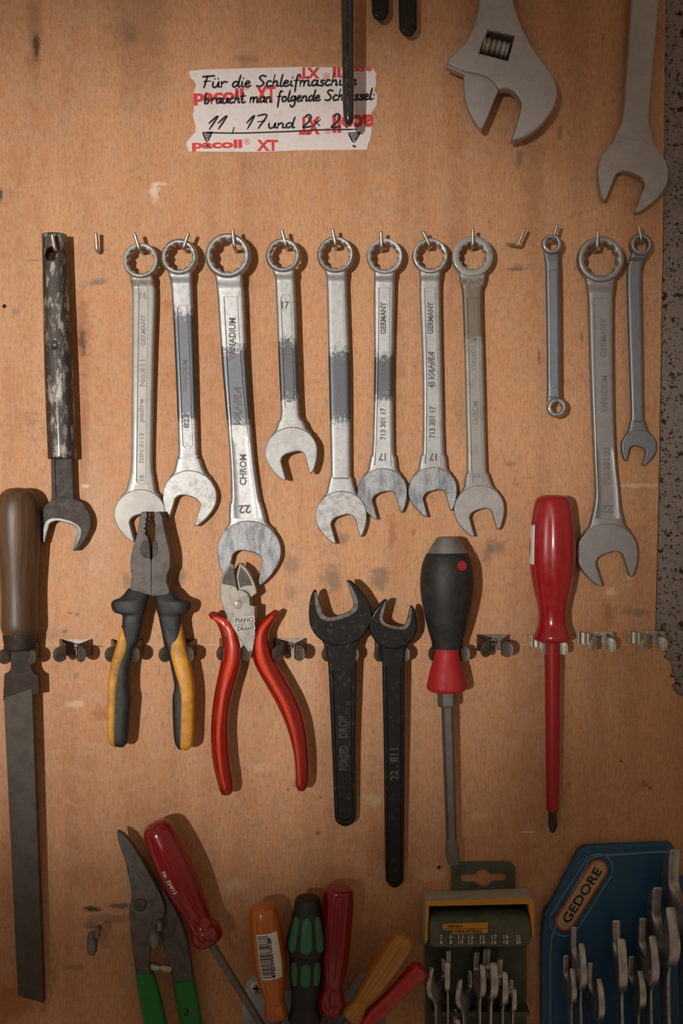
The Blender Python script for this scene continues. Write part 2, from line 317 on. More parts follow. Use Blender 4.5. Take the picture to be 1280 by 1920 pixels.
def plate_raw(loops, T, bevel, res=2):
    cu = bpy.data.curves.new('tmp', 'CURVE'); cu.dimensions = '2D'; cu.fill_mode = 'BOTH'
    bevel = min(bevel, T*0.95)
    cu.extrude = T-bevel; cu.bevel_depth = bevel; cu.bevel_resolution = res; cu.offset = -bevel
    for lp in loops:
        sp = cu.splines.new('POLY'); sp.points.add(len(lp)-1)
        for i, p in enumerate(lp): sp.points[i].co = (p[0], -p[1], 0, 1)
        sp.use_cyclic_u = True
    ob = bpy.data.objects.new('tmp', cu); COL.objects.link(ob)
    dg = bpy.context.evaluated_depsgraph_get()
    me = bpy.data.meshes.new_from_object(ob.evaluated_get(dg))
    vs = [(v.co.x, -v.co.y, v.co.z) for v in me.vertices]; fs = [tuple(p.vertices) for p in me.polygons]
    bpy.data.objects.remove(ob); bpy.data.curves.remove(cu); bpy.data.meshes.remove(me)
    xs = [p[0] for lp in loops for p in lp]; ys = [p[1] for lp in loops for p in lp]
    vs = [(min(max(x, min(xs)), max(xs)), min(max(y, min(ys)), max(ys)), z) for x, y, z in vs]
    return vs, fs
def plate(mb, loops, T, bevel, dep, dz=0.0, res=2):
    vs, fs = plate_raw(loops, T, bevel, res)
    mb.add([conv(x, y, z+dz, dep) for x, y, z in vs], fs); return mb
def superell(n, N_):
    r = []
    for i in range(N_):
        t = 2*math.pi*i/N_; c, s = math.cos(t), math.sin(t)
        r.append((math.copysign(abs(c)**(2/n), c), math.copysign(abs(s)**(2/n), s)))
    return r
def grid_tube(mb, rings, cap=True):
    n = len(rings[0]); vs = [p for r in rings for p in r]; fs = []
    for i in range(len(rings)-1):
        for j in range(n):
            a = i*n+j; b = i*n+(j+1) % n; fs.append((a, b, b+n, a+n))
    if cap: fs.append(tuple(range(n))[::-1]); fs.append(tuple(range(len(vs)-n, len(vs))))
    mb.add(vs, fs); return mb
def slab(mb, rows, dep, n=2.6, seg=28, sub=5, dz=0.0, roundends=True, taper_end=0):
    """rows: (xL, yL, xR, yR, T) -> closed body with superelliptic section"""
    R = catmull(rows, sub) if sub > 1 else rows
    sec = superell(n, seg); rings = []
    m = len(R)
    for i, (a, b, c, d, T) in enumerate(R):
        k = 1.0
        cx, cy, hx, hy = (a+c)/2, (b+d)/2, (c-a)/2, (d-b)/2
        rings.append([conv(cx+hx*u, cy+hy*u, dz+T*v, dep) for u, v in sec])
    if roundends:
        def endrings(r0, r1):
            out = []
            c0 = sum(r0, Vector())/len(r0); ax = c0-sum(r1, Vector())/len(r1); ax.normalize()
            hT = min(max((p-c0).length for p in r0), 1e9)*0.35
            for t in (0.35, 0.65, 0.88, 0.97):
                s_ = math.sqrt(1-t*t); out.append([c0+(p-c0)*s_+ax*hT*t for p in r0])
            return out
        A = endrings(rings[0], rings[1]); B = endrings(rings[-1], rings[-2])
        rings = A[::-1]+rings+B
    return grid_tube(mb, rings)
def lathe(mb, p0, p1, prof, dep, flutes=0, amp=0.0, seg=40, sub=6, dz=0.0, poly=0, sq=1.0, famp=None):
    """prof: (t along p0->p1 in px, radius px). flutes cut lengthwise"""
    ax = Vector((p1[0]-p0[0], p1[1]-p0[1])); L = ax.length; ax /= L; pe = Vector((-ax.y, ax.x))
    P = catmull(prof, sub) if sub > 1 else prof
    rings = []
    if flutes: seg = max(seg, flutes*8)
    for q in P:
        t, r = q[0], max(q[1], 0.05); ring = []
        a_ = amp*(famp(t) if famp else 1)
        for j in range(seg):
            th = 2*math.pi*j/seg
            rr = r*(1+a_*(abs(math.cos(flutes*th/2))-0.6)) if flutes else r
            if poly:
                ph = (th % (2*math.pi/poly))-math.pi/poly; rr = r*math.cos(math.pi/poly)/math.cos(ph)
            ring.append(conv(p0[0]+ax.x*t+pe.x*rr*math.cos(th), p0[1]+ax.y*t+pe.y*rr*math.cos(th), dz+rr*sq*math.sin(th), dep))
        rings.append(ring)
    return grid_tube(mb, rings)
def tube(mb, pts, r, seg=12, sub=5, cap=True):
    """pts world Vectors, r world"""
    P = [Vector(p) for p in (catmull([tuple(p) for p in pts], sub) if sub > 1 else pts)]
    rings = []; up = None
    for i, p in enumerate(P):
        t = (P[min(i+1, len(P)-1)]-P[max(i-1, 0)]).normalized()
        if up is None: up = t.orthogonal().normalized()
        up = (up-t*up.dot(t)).normalized(); q = t.cross(up)
        rr = r[min(i*len(r)//len(P), len(r)-1)] if isinstance(r, (list, tuple)) else r
        rings.append([p+(up*math.cos(a)+q*math.sin(a))*rr for a in [2*math.pi*j/seg for j in range(seg)]])
    if cap:
        t = (P[0]-P[1]).normalized(); R0 = rings[0]; rr = (R0[0]-P[0]).length
        rings = [[P[0]+(p-P[0])*0.55+t*rr*0.5 for p in R0]]+rings
        t = (P[-1]-P[-2]).normalized(); R1 = rings[-1]
        rings.append([P[-1]+(p-P[-1])*0.55+t*rr*0.5 for p in R1])
    return grid_tube(mb, rings)
_tc = {}
def text_raw(s, bold=0.012):
    ext = 0.02
    if (s, bold) in _tc: return _tc[(s, bold)]
    cu = bpy.data.curves.new('tmp', 'FONT'); cu.body = s; cu.size = 1; cu.extrude = ext; cu.resolution_u = 3; cu.offset = bold; cu.align_x = 'CENTER'
    ob = bpy.data.objects.new('tmp', cu); COL.objects.link(ob)
    dg = bpy.context.evaluated_depsgraph_get(); me = bpy.data.meshes.new_from_object(ob.evaluated_get(dg))
    vs = [tuple(v.co) for v in me.vertices]; fs = [tuple(p.vertices) for p in me.polygons]
    bpy.data.objects.remove(ob); bpy.data.curves.remove(cu); bpy.data.meshes.remove(me)
    xs = [v[0] for v in vs]; ys = [v[1] for v in vs]
    x0, x1, y0, y1 = min(xs), max(xs), min(ys), max(ys)
    vs = [((x-(x0+x1)/2)/(x1-x0), (y-(y0+y1)/2)/(y1-y0), z/ext) for x, y, z in vs]
    _tc[(s, bold)] = (vs, fs); return vs, fs
def text(mb, s, cx, cy, length, height, ang, dep, dz, th=0.35, shear=0.0, surf=None, bold=0.012):
    """ang 0 upright, 90 reads upwards, 180 upside down, 270 reads downwards"""
    vs, fs = text_raw(s, bold); a = math.radians(ang); ca, sa = math.cos(a), math.sin(a); out = []
    for x, y, z in vs:
        u, v = x*length+shear*y*height, y*height
        X, Y = u*ca-v*sa, u*sa+v*ca
        px, py = cx+X, cy-Y
        out.append(conv(px, py, (surf(px, py) if surf else dz)+z*th, dep))
    mb.add(out, fs); return mb
def disc(mb, cx, cy, r, h, dep, dz, seg=28, rx=None, dome=0.0):
    """small raised round boss"""
    rings = []
    for k, (q, z) in enumerate(((1.0, 0), (1.0, h*0.7), (0.9, h), (0.6, h+dome*0.6), (0.25, h+dome*0.95))):
        rings.append([conv(cx+(rx or r)*q*math.cos(2*math.pi*j/seg), cy+r*q*math.sin(2*math.pi*j/seg), dz+z, dep) for j in range(seg)])
    return grid_tube(mb, rings)

# ---- wrench pieces ----
def ring_head(mb, cx, cy, R, r, T, dep, pts=12, flat=0.42, dz=0.0, seg=144):
    rings = []
    def star(th):
        ph = (th*pts/(2*math.pi)) % 1.0; return 1-abs(2*ph-1)      # 0..1
    prof = [('s', 1.0, -T*0.9), ('s', 1.0, T*0.80), ('m', 1.10, T*0.93), ('c', 1.16, T)]
    w_ = R-r*1.16
    outer = [(r*1.16+w_*flat, T), (r*1.16+w_*(flat+0.22), T*0.93), (r*1.16+w_*0.82, T*0.68), (R*0.985, T*0.36), (R, 0)]
    J = [2*math.pi*j/seg for j in range(seg)]
    def ringpts(kind, q, z):
        o = []
        for th in J:
            if kind == 's': rad = r*(0.93+0.13*star(th))
            elif kind == 'm': rad = r*(1.03+0.05*star(th))
            elif kind == 'c': rad = r*q
            else: rad = q
            o.append(conv(cx+rad*math.cos(th), cy+rad*math.sin(th), dz+z, dep))
        return o
    prf = [('s', 1.0, -T*0.8), ('s', 1.0, T*0.80), ('m', 1.10, T*0.93), ('c', 1.16, T)]+[('o', a, b) for a, b in outer]+[('o', a, -b) for a, b in outer[::-1][1:]]+[('c', 1.16, -T), ('m', 1.1, -T*0.93)]
    rings = [ringpts(*p) for p in prf]
    n = seg; vs = [p for r_ in rings for p in r_]; fs = []; m = len(rings)
    for i in range(m):
        i2 = (i+1) % m
        for j in range(n): fs.append((i*n+j, i*n+(j+1) % n, i2*n+(j+1) % n, i2*n+j))
    mb.add(vs, fs); return mb
JAW = [(0, -.03), (.20, -.02), (.36, .04), (.455, .16), (.47, .30), (.47, .92, 1), (.50, .945, 1), (.62, .87), (.80, .60), (.93, .30), (1, -.02), (.965, -.30), (.85, -.55), (.66, -.76), (.38, -.93)]
def jaw_pts(cx, cy, R, deg, hw=0.47, tip=0.93, asym=0.0):
    th = math.radians(deg); a = (math.sin(th), math.cos(th)); p = (math.cos(th), -math.sin(th))
    def tr(q, sgn):
        u, v = q[0]*sgn, q[1]
        if abs(q[0]) <= .475: u *= hw/0.47
        if q[0] > .475 and v > .25: u += sgn*(hw-.47)*min(1, (v-.25)/.5)
        if v > 0.85: v += (tip-.93)+asym*sgn
        X = cx+R*(u*p[0]+v*a[0]); Y = cy+R*(u*p[1]+v*a[1])
        return (X, Y, 1) if len(q) > 2 else (X, Y)
    right = [tr(q, 1) for q in JAW]; left = [tr(q, -1) for q in JAW[1:]][::-1]
    top = (cx-R*a[0], cy-R*a[1])
    return right+[top]+left
def jaw_lip(cx, cy, R, deg, hw, w1=0.15, tip=0.9):
    th = math.radians(deg); a = (math.sin(th), math.cos(th)); p = (math.cos(th), -math.sin(th))
    inn = [(0, -.03), (.20, -.02), (.36, .04), (.455, .16), (.47, .30), (.475, tip)]
    out = [(.47+w1*.55, tip-.02), (.50+w1, .45), (.49+w1, .15), (.38+w1, -.04), (.2+w1*.5, -.03-w1*0.9), (0, -.03-w1*1.05)]
    def tr(q, s_):
        u = q[0]*s_*(hw/0.47); v = q[1]; return (cx+R*(u*p[0]+v*a[0]), cy+R*(u*p[1]+v*a[1]))
    rt = [tr(q, 1) for q in inn]; ro = [tr(q, 1) for q in out]
    lo = [tr(q, -1) for q in out[:-1]][::-1]; li = [tr(q, -1) for q in inn[1:]][::-1]
    pts = rt[:-1]+[rt[-1]+(1,)]+[ro[0]+(1,)]+ro[1:]+lo[:-1]+[lo[-1]+(1,)]+[li[0]+(1,)]+li[1:]
    return pts
def shank(mb, st, dep, panel=None, sub=8, rnd=5.5, depth=1.2, dz=0.0, arc=False):
    """st: (x, y, halfwidth, T); panel: (y0, y1, pw0, pw1, roundtop, roundbottom)"""
    R = catmull(st, sub)
    if panel:
        ys = [q[1] for q in R]
        extra = []
        for yy in (panel[0], panel[1]):
            for k in (-1.2, -0.1, 0.1, 1.0, 2.2, 3.6, 5.5, 8):
                extra.append(yy+k if yy == panel[0] else yy-k)
        def at(y):
            for a, b in zip(R, R[1:]):
                if (a[1]-y)*(b[1]-y) <= 0 and a[1] != b[1]:
                    t = (y-a[1])/(b[1]-a[1]); return tuple(p+(q-p)*t for p, q in zip(a, b))
        R = sorted(R+[at(y) for y in extra if at(y)], key=lambda q: q[1])
    rings = []; e = 0.6
    for (x, y, hw, T) in R:
        dpt = 0; pw = hw*0.4
        if panel and panel[0] <= y <= panel[1]:
            t = (y-panel[0])/(panel[1]-panel[0]); pw = panel[2]+(panel[3]-panel[2])*(t**panel[6] if len(panel) > 6 else t)
            k = min(y-panel[0] if panel[4] else 1e9, panel[1]-y if panel[5] else 1e9)
            if k < pw: pw = math.sqrt(max(pw*pw-(pw-k)**2, 0.3))
            dpt = depth
        pw = min(pw, hw*0.86)
        f = []
        for u in (0, 0.5, 0.93): f.append((pw*u, T-dpt))
        f.append((pw+e, T))
        lim = hw-rnd*1.0
        if lim > pw+e+0.2: f.append((lim, T))
        else: f.append((pw+e+0.1, T-0.02)); lim = pw+e+0.1
        for a in (25, 50, 75, 90): f.append((lim+(hw-lim)*math.sin(math.radians(a)), T-min(rnd*1.1, T)*(1-math.cos(math.radians(a)))))
        arcs = [q for q in f[5:]]
        half = f+[(u, -z) for u, z in arcs[::-1]]+[(lim, -T), (0, -T)]
        full = half+[(-u, z) for u, z in half[::-1] if u > 1e-6]
        rings.append([conv(x+u, y, dz+z, dep) for u, z in full])
    n = min(len(r) for r in rings)
    assert all(len(r) == n for r in rings), [len(r) for r in rings]
    return grid_tube(mb, rings)
def hang(y0, d0, y1, d1): return lin(y0, d0, y1, d1)

def combination_wrench(label, group, ring, jaw, st, dR, dJ, mats, panel=None, texts=(), ringT=11, T=6.5, jawT=9, flat=0.42, lip=None, name='combination_wrench', hw=0.47, tip=0.93, squig=None, lettermat='letter', pts=12):
    cx, cy, R, r = ring; jx, jy, JR, deg = jaw
    dl = lin(cy, dR-5, jy, dJ)
    def dep(x, y):                                   # the ring end is cranked away from the board
        t = max(0.0, min(1.0, (y-(cy+R*0.95))/(R*0.55))); return dl(x, y)+6.5*(1-t*t*(3-2*t))
    root = thing(name, label, 'wrench', W(cx, cy, dR), group)
    mR, mS, mJ, mP = mats
    mb = MB(); ring_head(mb, cx, cy, R, r, ringT, dep, flat=flat, pts=pts); mb.build('ring_head', mR, root, 35)
    mb = MB(); x0, y0, h0, x1, y1, h1 = st[0], st[1], st[2], st[-3], st[-2], st[-1]
    mids = [st[i:i+3] for i in range(0, len(st), 3)]
    S_ = []
    # neck under the ring, shank, flare over the jaw
    a = mids[0]; b = mids[-1]
    ty = cy+r+4
    ch = math.sqrt(max(R*R-(r*1.1)**2, 1))
    S_.append((cx+(a[0]-cx)*0.1, cy+r*1.10, ch*1.0, T*0.9)); S_.append((cx+(a[0]-cx)*0.3, cy+R*1.02, max(ch*0.97, a[2]*1.01), T*0.95))
    S_.append((cx+(a[0]-cx)*0.6, cy+R*1.35, max(ch*0.9, a[2]*1.0), T))
    for m_ in mids: S_.append((m_[0], m_[1], m_[2], T))
    th = math.radians(deg)
    bx = b[0]; e0 = jy-JR*1.50
    if b[1] < e0-8: S_.append((bx+(jx-bx)*0.15, e0, b[2]*1.10+1, T))
    S_.append((bx+(jx-bx)*0.45, jy-JR*1.18, b[2]*0.72+JR*0.24, T)); S_.append((bx+(jx-bx)*0.75, jy-JR*0.92, JR*0.60, T*1.0)); S_.append((jx, jy-JR*0.72, JR*0.76, T)); S_.append((jx-JR*math.sin(th)*0.4, jy-JR*0.42, JR*0.78, T*0.7))
    S_ = [q for i, q in enumerate(S_) if i == 0 or q[1] > S_[i-1][1]+3]
    shank(mb, S_, dep, panel); sh = mb.build('shank', mS, root, 35)
    mb = MB(); plate(mb, [outline(jaw_pts(jx, jy, JR, deg, hw, tip))], jawT, 2.2, dep); jw = mb.build('open_jaw', mJ, root, 30)
    if lip:
        mb = MB(); plate(mb, [outline(jaw_lip(jx, jy, JR, deg, hw))], jawT*0.5, 1.5, dep, dz=jawT*0.5+1.6); mb.build('jaw_lip', lip, jw, 30)
    if texts:
        for t in texts:
            mb = MB(); s, tx, ty_, L, H, ang = t[:6]
            text(mb, s, tx, ty_, L, H, ang, dep, T-(1.2 if panel else 0)+0.1, th=0.45, shear=t[6] if len(t) > 6 else 0, bold=0.03)
            mb.build('stamped_lettering', lettermat, sh, 30)
    return root

# ---------------- the setting ----------------
board_out = [(-420, -420, 1), (1247, -420, 1), (1247, 0, 1), (1243, 400, 1), (1235, 900, 1), (1228, 1182, 1), (1232, 1205, 1), (1243, 1222, 1), (1249, 1224, 1), (1244, 1232, 1), (1255, 1240, 1), (1259, 1250, 1), (1259, 1262, 1), (1254, 1268, 1), (1264, 1271, 1), (1266, 1280, 1), (1260, 1284, 1), (1262, 1294, 1), (1268, 1301, 1), (1276, 1305, 1), (1290, 1309, 1), (1340, 1314, 1), (1420, 1318, 1), (1720, 1322, 1), (1720, 2360, 1), (-420, 2360, 1)]
def circ(cx, cy, r, n=20): return [(cx+r*math.cos(2*math.pi*i/n), cy+r*math.sin(2*math.pi*i/n)) for i in range(n)]
mb = MB(); plate(mb, [[p[:2] for p in board_out], circ(8, 574, 3.6), circ(823, 1627, 4.0, 9)], 8, 0.7, lambda x, y: 0, dz=-8)
# board front face stays exactly at the wall plane
bo = mb.build('plywood_board', 'ply', None, flat=True, origin=(0, 0, 0))
bo['label'] = 'stained brown plywood board carrying all the hanging tools'; bo['category'] = 'board'
mb = MB()
def box(mb, x0, y0, x1, y1, d0, d1, dep=const(0)):
    vs = [conv(x, y, d, dep) for d in (d0, d1) for x, y in ((x0, y0), (x1, y0), (x1, y1), (x0, y1))]
    return mb.add(vs, [(0, 1, 2, 3), (7, 6, 5, 4), (0, 4, 5, 1), (1, 5, 6, 2), (2, 6, 7, 3), (3, 7, 4, 0)])
box(mb, -700, -700, 2000, 2600, -60, -16.05)
wl = mb.build('wall_back', 'concrete', None, flat=True, origin=(0, 0, 0)); wl['kind'] = 'structure'

# ---------------- paper note ----------------
note = thing('tape_note', 'torn piece of white masking tape with red print and black handwriting', 'note', W(530, 205, 1))
tape = [(354, 134, 1), (360, 133, 1), (375, 131, 1), (470, 128, 1), (560, 126, 1), (690, 127, 1), (700, 129, 1), (706, 140, 1), (704, 144, 1), (705, 158, 1), (702, 170, 1), (707, 178, 1), (706, 198, 1), (700, 206, 1), (696, 212, 1), (694, 222, 1), (697, 232, 1), (696, 250, 1), (693, 264, 1), (690, 270, 1), (688, 281, 1), (560, 282, 1), (500, 285, 1), (420, 285, 1), (354, 284, 1), (352, 278, 1), (349, 270, 1), (352, 264, 1), (356, 260, 1), (366, 248, 1), (367, 236, 1), (364, 226, 1), (361, 214, 1), (364, 208, 1), (363, 196, 1), (366, 188, 1), (364, 170, 1), (368, 160, 1), (364, 152, 1), (357, 146, 1)]
mb = MB(); plate(mb, [outline(tape)], 0.5, 0.15, const(0), dz=0.55); nb = mb.build('paper_strip', 'paper', note, flat=True)
d0 = const(0)
for group_ in ((('XT', 580, 137.5, 40, 21, 180), ('\u00ae', 612, 143, 12, 12, 180), ('ll', 631, 136, 15, 20, 180), ('co', 671, 130.5, 26, 8, 180), ('a', 691, 130.5, 12, 7, 180)),
    (('pacoll', 410, 182, 94, 30, 2), ('\u00ae', 461, 163, 12, 12, 0), ('XT', 498, 177, 38, 34, 1)),
    (('XT', 580, 236, 40, 34, 181), ('\u00ae', 614, 246, 12, 12, 181), ('acoll', 661, 232, 76, 34, 181)),
    (('pacoll', 407, 273, 94, 21, 1), ('\u00ae', 463, 266, 12, 12, 0), ('XT', 501, 273, 40, 21, 0))):
    for t_ in group_:
        mb = MB(); text(mb, *t_, d0, 1.1, 0.08, bold=0.0 if t_[0] == '\u00ae' else 0.045); mb.build('red_print', 'redink', nb, flat=True)
GL = {  # single-stroke script, x-height 1
 'F': (1.5, [[(.1, 1.95), (.7, 2.0), (1.7, 2.1)], [(.75, 2.0), (.6, 1.0), (.45, 0)], [(.35, 1.1), (1.2, 1.15)]]),
 'u': (1.1, [[(.1, 1), (.1, .3), (.35, 0), (.7, .3), (.85, 1)], [(.85, 1), (.85, .2), (1.1, .1)]]),
 'U': (1.1, [[(.1, 1), (.1, .3), (.35, 0), (.7, .3), (.85, 1)], [(.85, 1), (.85, .2), (1.1, .1)], [(.25, 1.5), (.3, 1.6)], [(.7, 1.5), (.75, 1.6)]]),
 'r': (.9, [[(.1, 1), (.2, 0)], [(.15, .6), (.45, 1), (.9, .9)]]),
 'd': (1.1, [[(.8, .8), (.4, 1), (.05, .5), (.3, 0), (.75, .5)], [(1.0, 2.1), (.85, 1), (.85, .1), (1.1, .1)]]),
 'i': (.55, [[(.2, 1), (.2, .2), (.5, .05)], [(.3, 1.5), (.35, 1.6)]]),
 'e': (.85, [[(.1, .5), (.6, .65), (.55, 1), (.25, .95), (.1, .4), (.35, 0), (.85, .25)]]),
 'S': (1.3, [[(1.2, 1.8), (.7, 2.0), (.35, 1.6), (.7, 1.1), (1.0, .6), (.6, .05), (.05, .2)]]),
 'c': (.75, [[(.7, .9), (.35, 1), (.08, .5), (.3, 0), (.75, .2)]]),
 'h': (1.05, [[(.3, 2.1), (.15, 0)], [(.2, .6), (.6, 1), (.75, .6), (.75, .1), (1.0, .1)]]),
 'l': (.5, [[(.3, 2.1), (.15, .4), (.25, .02), (.5, .1)]]),
 'f': (.8, [[(.8, 1.9), (.5, 2.0), (.35, 1.0), (.3, -1.0)], [(.05, 1.0), (.75, 1.05)]]),
 'm': (1.6, [[(.1, 1), (.1, 0)], [(.1, .6), (.4, 1), (.6, .8), (.6, 0)], [(.6, .6), (.95, 1), (1.2, .8), (1.2, .1), (1.55, .1)]]),
 'a': (1.0, [[(.75, .85), (.35, 1), (.05, .5), (.3, 0), (.7, .4)], [(.8, 1), (.75, .15), (1.0, .1)]]),
 's': (.8, [[(.7, .95), (.3, .9), (.3, .6), (.65, .35), (.45, 0), (.05, .1)]]),
 'n': (1.05, [[(.1, 1), (.1, 0)], [(.12, .6), (.5, 1), (.7, .7), (.7, .1), (1.0, .1)]]),
 'b': (1.05, [[(.2, 2.0), (.12, .3), (.4, 0), (.8, .4), (.6, .9), (.2, .7)]]),
 't': (.8, [[(.35, 1.9), (.25, .3), (.5, 0), (.8, .2)], [(.0, 1.2), (.75, 1.3)]]),
 'o': (.9, [[(.4, 1), (.08, .6), (.25, .05), (.65, .2), (.7, .8), (.4, 1)]]),
 'g': (1.0, [[(.75, .85), (.35, 1), (.08, .5), (.35, .1), (.75, .6)], [(.8, 1), (.75, -.6), (.35, -1), (.1, -.6)]]),
 ':': (.5, [[(.2, .9), (.25, .95)], [(.2, .15), (.25, .2)]]),
 ',': (.6, [[(.3, .3), (.2, -.4)]]),
 '1': (.9, [[(.1, .9), (.75, 2.0), (.35, 0)]]),
 '7': (1.3, [[(.2, 1.9), (1.2, 2.0), (.6, 0)], [(.4, 1.0), (1.1, 1.1)]]),
 '2': (1.3, [[(.2, 1.6), (.6, 2.0), (1.0, 1.6), (.7, .8), (.1, .05), (1.2, .15)]]),
 'x': (1.0, [[(.1, 1.1), (.9, .2)], [(.9, 1.1), (.1, .2)]]), ' ': (.7, [])}
def ribbon(mb, pts, wd, z=1.45):
    P = catmull(pts, 4) if len(pts) > 2 else pts
    n = len(P); L = []; Rr = []
    for i, p in enumerate(P):
        a = P[max(i-1, 0)]; b = P[min(i+1, n-1)]; dx, dy = b[0]-a[0], b[1]-a[1]; l = math.hypot(dx, dy) or 1; dx /= l; dy /= l
        ex = -1 if i == 0 else (1 if i == n-1 else 0)
        x, y = p[0]+dx*ex*wd*.6, p[1]+dy*ex*wd*.6; h = wd*(0.6 if ex else 1)
        L.append((x-dy*h, y+dx*h)); Rr.append((x+dy*h, y-dx*h))
    vs = [conv(x, y, z, d0) for x, y in L]+[conv(x, y, z, d0) for x, y in Rr]+[conv(x, y, 1.0, d0) for x, y in L]+[conv(x, y, 1.0, d0) for x, y in Rr]
    fs = []
    for i in range(n-1):
        fs += [(i, i+1, n+i+1, n+i), (2*n+i, 2*n+i+1, i+1, i), (n+i, n+i+1, 3*n+i+1, 3*n+i)]
    fs += [(0, n, 3*n, 2*n), (n-1, 2*n-1, 4*n-1, 3*n-1)]
    mb.add(vs, fs)
def handwrite(mb, s, x0, y0, x1, y1, h, wd, slant=0.12):
    tot = sum(GL[c][0] for c in s); un = (x1-x0)/tot; x = 0
    for c in s:
        gw, strokes = GL[c]
        for sk in strokes:
            pts = []
            for u, v in sk:
                X = x+u; t = X/tot; pts.append((x0+X*un+v*h*slant, y0+(y1-y0)*t-v*h))
            ribbon(mb, pts, wd)
        x += gw
mb = MB(); rs = random.Random(3)
handwrite(mb, 'FUr die Schleifmaschine', 376, 165, 668, 160, 10.5, 1.9)
handwrite(mb, 'braucht man folgende SchlUssel:', 382, 195, 703, 187, 10, 1.9)
handwrite(mb, '11', 386, 243, 420, 242, 12.5, 1.8, 0.35); handwrite(mb, ',', 433, 243, 444, 243, 12, 1.8)
handwrite(mb, '17', 458, 242, 496, 241, 12.5, 1.8, 0.25); handwrite(mb, 'und', 502, 241, 552, 240, 9.5, 1.8); handwrite(mb, '2x', 566, 240, 600, 238, 12, 1.85); handwrite(mb, '27', 619, 240, 660, 239, 13, 1.9)
ribbon(mb, [(384, 249), (450, 250), (540, 247), (600, 244), (668, 243)], 1.4)
for cx, cy, w_ in ((389, 249, 9), (664, 250, 11)):
    for k in range(5): ribbon(mb, [(cx-w_+k*1.6, cy+k*3.2), (cx+w_-k*2.0, cy+k*3.0-1)], 1.7)
    ribbon(mb, [(cx-1, cy+24), (cx+1, cy+25)], 3.2); ribbon(mb, [(cx-w_, cy), (cx-1, cy+17), (cx+w_, cy-1)], 1.2)
mb.build('handwriting', 'ink', nb, flat=True)

# ---------------- wall hooks ----------------
HG = 'bent wire hooks in the upper row'
def hook(tip, knee, label, dk=44, foot=None, r=3.5):
    dk = dk-6
    k = W(knee[0], knee[1], dk); t = W(tip[0], tip[1], dk+3)
    root = thing('wall_hook', label, 'hook', (k.x, 0, k.z), HG)
    f = Vector((k.x, 0.002, k.z+0.0004))
    up = (t-k).normalized(); out = Vector((0, -1, 0))
    pts = [f, Vector((k.x, -dk*S*0.5, k.z)), k-out*5*S, k-out*1.5*S+up*0.9*S, k+up*5*S, (k+t)/2, t]
    mb = MB(); tube(mb, pts, r*S, 14, 5); mb.build('hook_wire', 'hook', root, 40)
    return root
hooks = [((98, 441), (103, 467), 'wire hook through the hole of the tube-handled wrench', 57),
 ((180, 438), (182, 470), 'empty straight wire hook left of the first chrome wrench', 24),
 ((252, 438), (261, 467), 'wire hook holding the leftmost chrome combination wrench marked 16', 44),
 ((353, 438), (344, 464), 'wire hook leaning right above the second chrome combination wrench', 44),
 ((436, 432), (439, 462), 'wire hook holding the large chrome wrench stamped VANADIUM', 52),
 ((528, 432), (536, 460), 'wire hook holding the short chrome wrench marked 17', 46),
 ((623, 430), (629, 459), 'wire hook holding the plain smooth chrome wrench', 46),
 ((714, 435), (715, 463), 'wire hook holding the wrench with the brightest polished jaw', 44),
 ((793, 435), (805, 460), 'wire hook leaning left above the darker polished-jaw wrench', 44),
 ((886, 430), (886, 460), 'wire hook holding the brown-stained dull wrench', 44),
 ((1044, 422), (1037, 448), 'wire hook holding the small double ring wrench', 44),
 ((1120, 434), (1119, 463), 'wire hook holding the large shiny wrench at right', 55),
 ((1197, 424), (1202, 450), 'wire hook holding the small narrow wrench at the board edge', 40)]
for t, k, l, dk in hooks: hook(t, k, l, dk)
# fallen hook lying sideways
k = W(972, 457, 32); t = W(983, 429, 36); f = W(950, 457, 0)
root = thing('wall_hook', 'empty wire hook twisted sideways to the left of the small ring wrench', 'hook', (f.x, 0, f.z), HG)
mb = MB(); tube(mb, [f+Vector((0, .002, 0)), W(955, 458, 14), W(966, 459, 28), k, k+(t-k)*0.35, t], 3.1*S, 14, 5); mb.build('hook_wire', 'hook', root)

# ---------------- upper row of wrenches ----------------
UG = 'combination wrenches hanging in the upper row'
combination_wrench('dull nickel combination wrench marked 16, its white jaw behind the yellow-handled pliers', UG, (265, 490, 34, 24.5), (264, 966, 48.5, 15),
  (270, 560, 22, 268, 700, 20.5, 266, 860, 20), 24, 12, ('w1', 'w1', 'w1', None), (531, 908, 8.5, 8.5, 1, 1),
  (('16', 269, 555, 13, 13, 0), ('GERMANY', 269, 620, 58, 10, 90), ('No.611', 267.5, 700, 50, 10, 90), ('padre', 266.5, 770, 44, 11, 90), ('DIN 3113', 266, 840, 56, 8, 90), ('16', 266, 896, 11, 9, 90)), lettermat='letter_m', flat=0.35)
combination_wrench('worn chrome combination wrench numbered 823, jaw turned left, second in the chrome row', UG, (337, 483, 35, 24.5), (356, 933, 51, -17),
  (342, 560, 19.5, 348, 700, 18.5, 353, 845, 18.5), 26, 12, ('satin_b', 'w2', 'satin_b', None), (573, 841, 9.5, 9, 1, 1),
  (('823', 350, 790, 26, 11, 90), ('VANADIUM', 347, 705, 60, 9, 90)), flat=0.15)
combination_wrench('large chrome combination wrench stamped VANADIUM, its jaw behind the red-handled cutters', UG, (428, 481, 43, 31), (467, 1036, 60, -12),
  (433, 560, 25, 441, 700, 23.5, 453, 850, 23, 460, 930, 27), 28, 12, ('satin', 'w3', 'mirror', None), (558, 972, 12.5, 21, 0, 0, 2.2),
  (('VANADIUM', 436, 637, 80, 13, 90), ('VAHRA', 446, 762, 78, 16, 90, .5), ('CHROM', 456, 881, 58, 13, 90), ('22', 459, 955, 23, 16, 182)), ringT=14, T=7.5, jawT=10, flat=0.2)
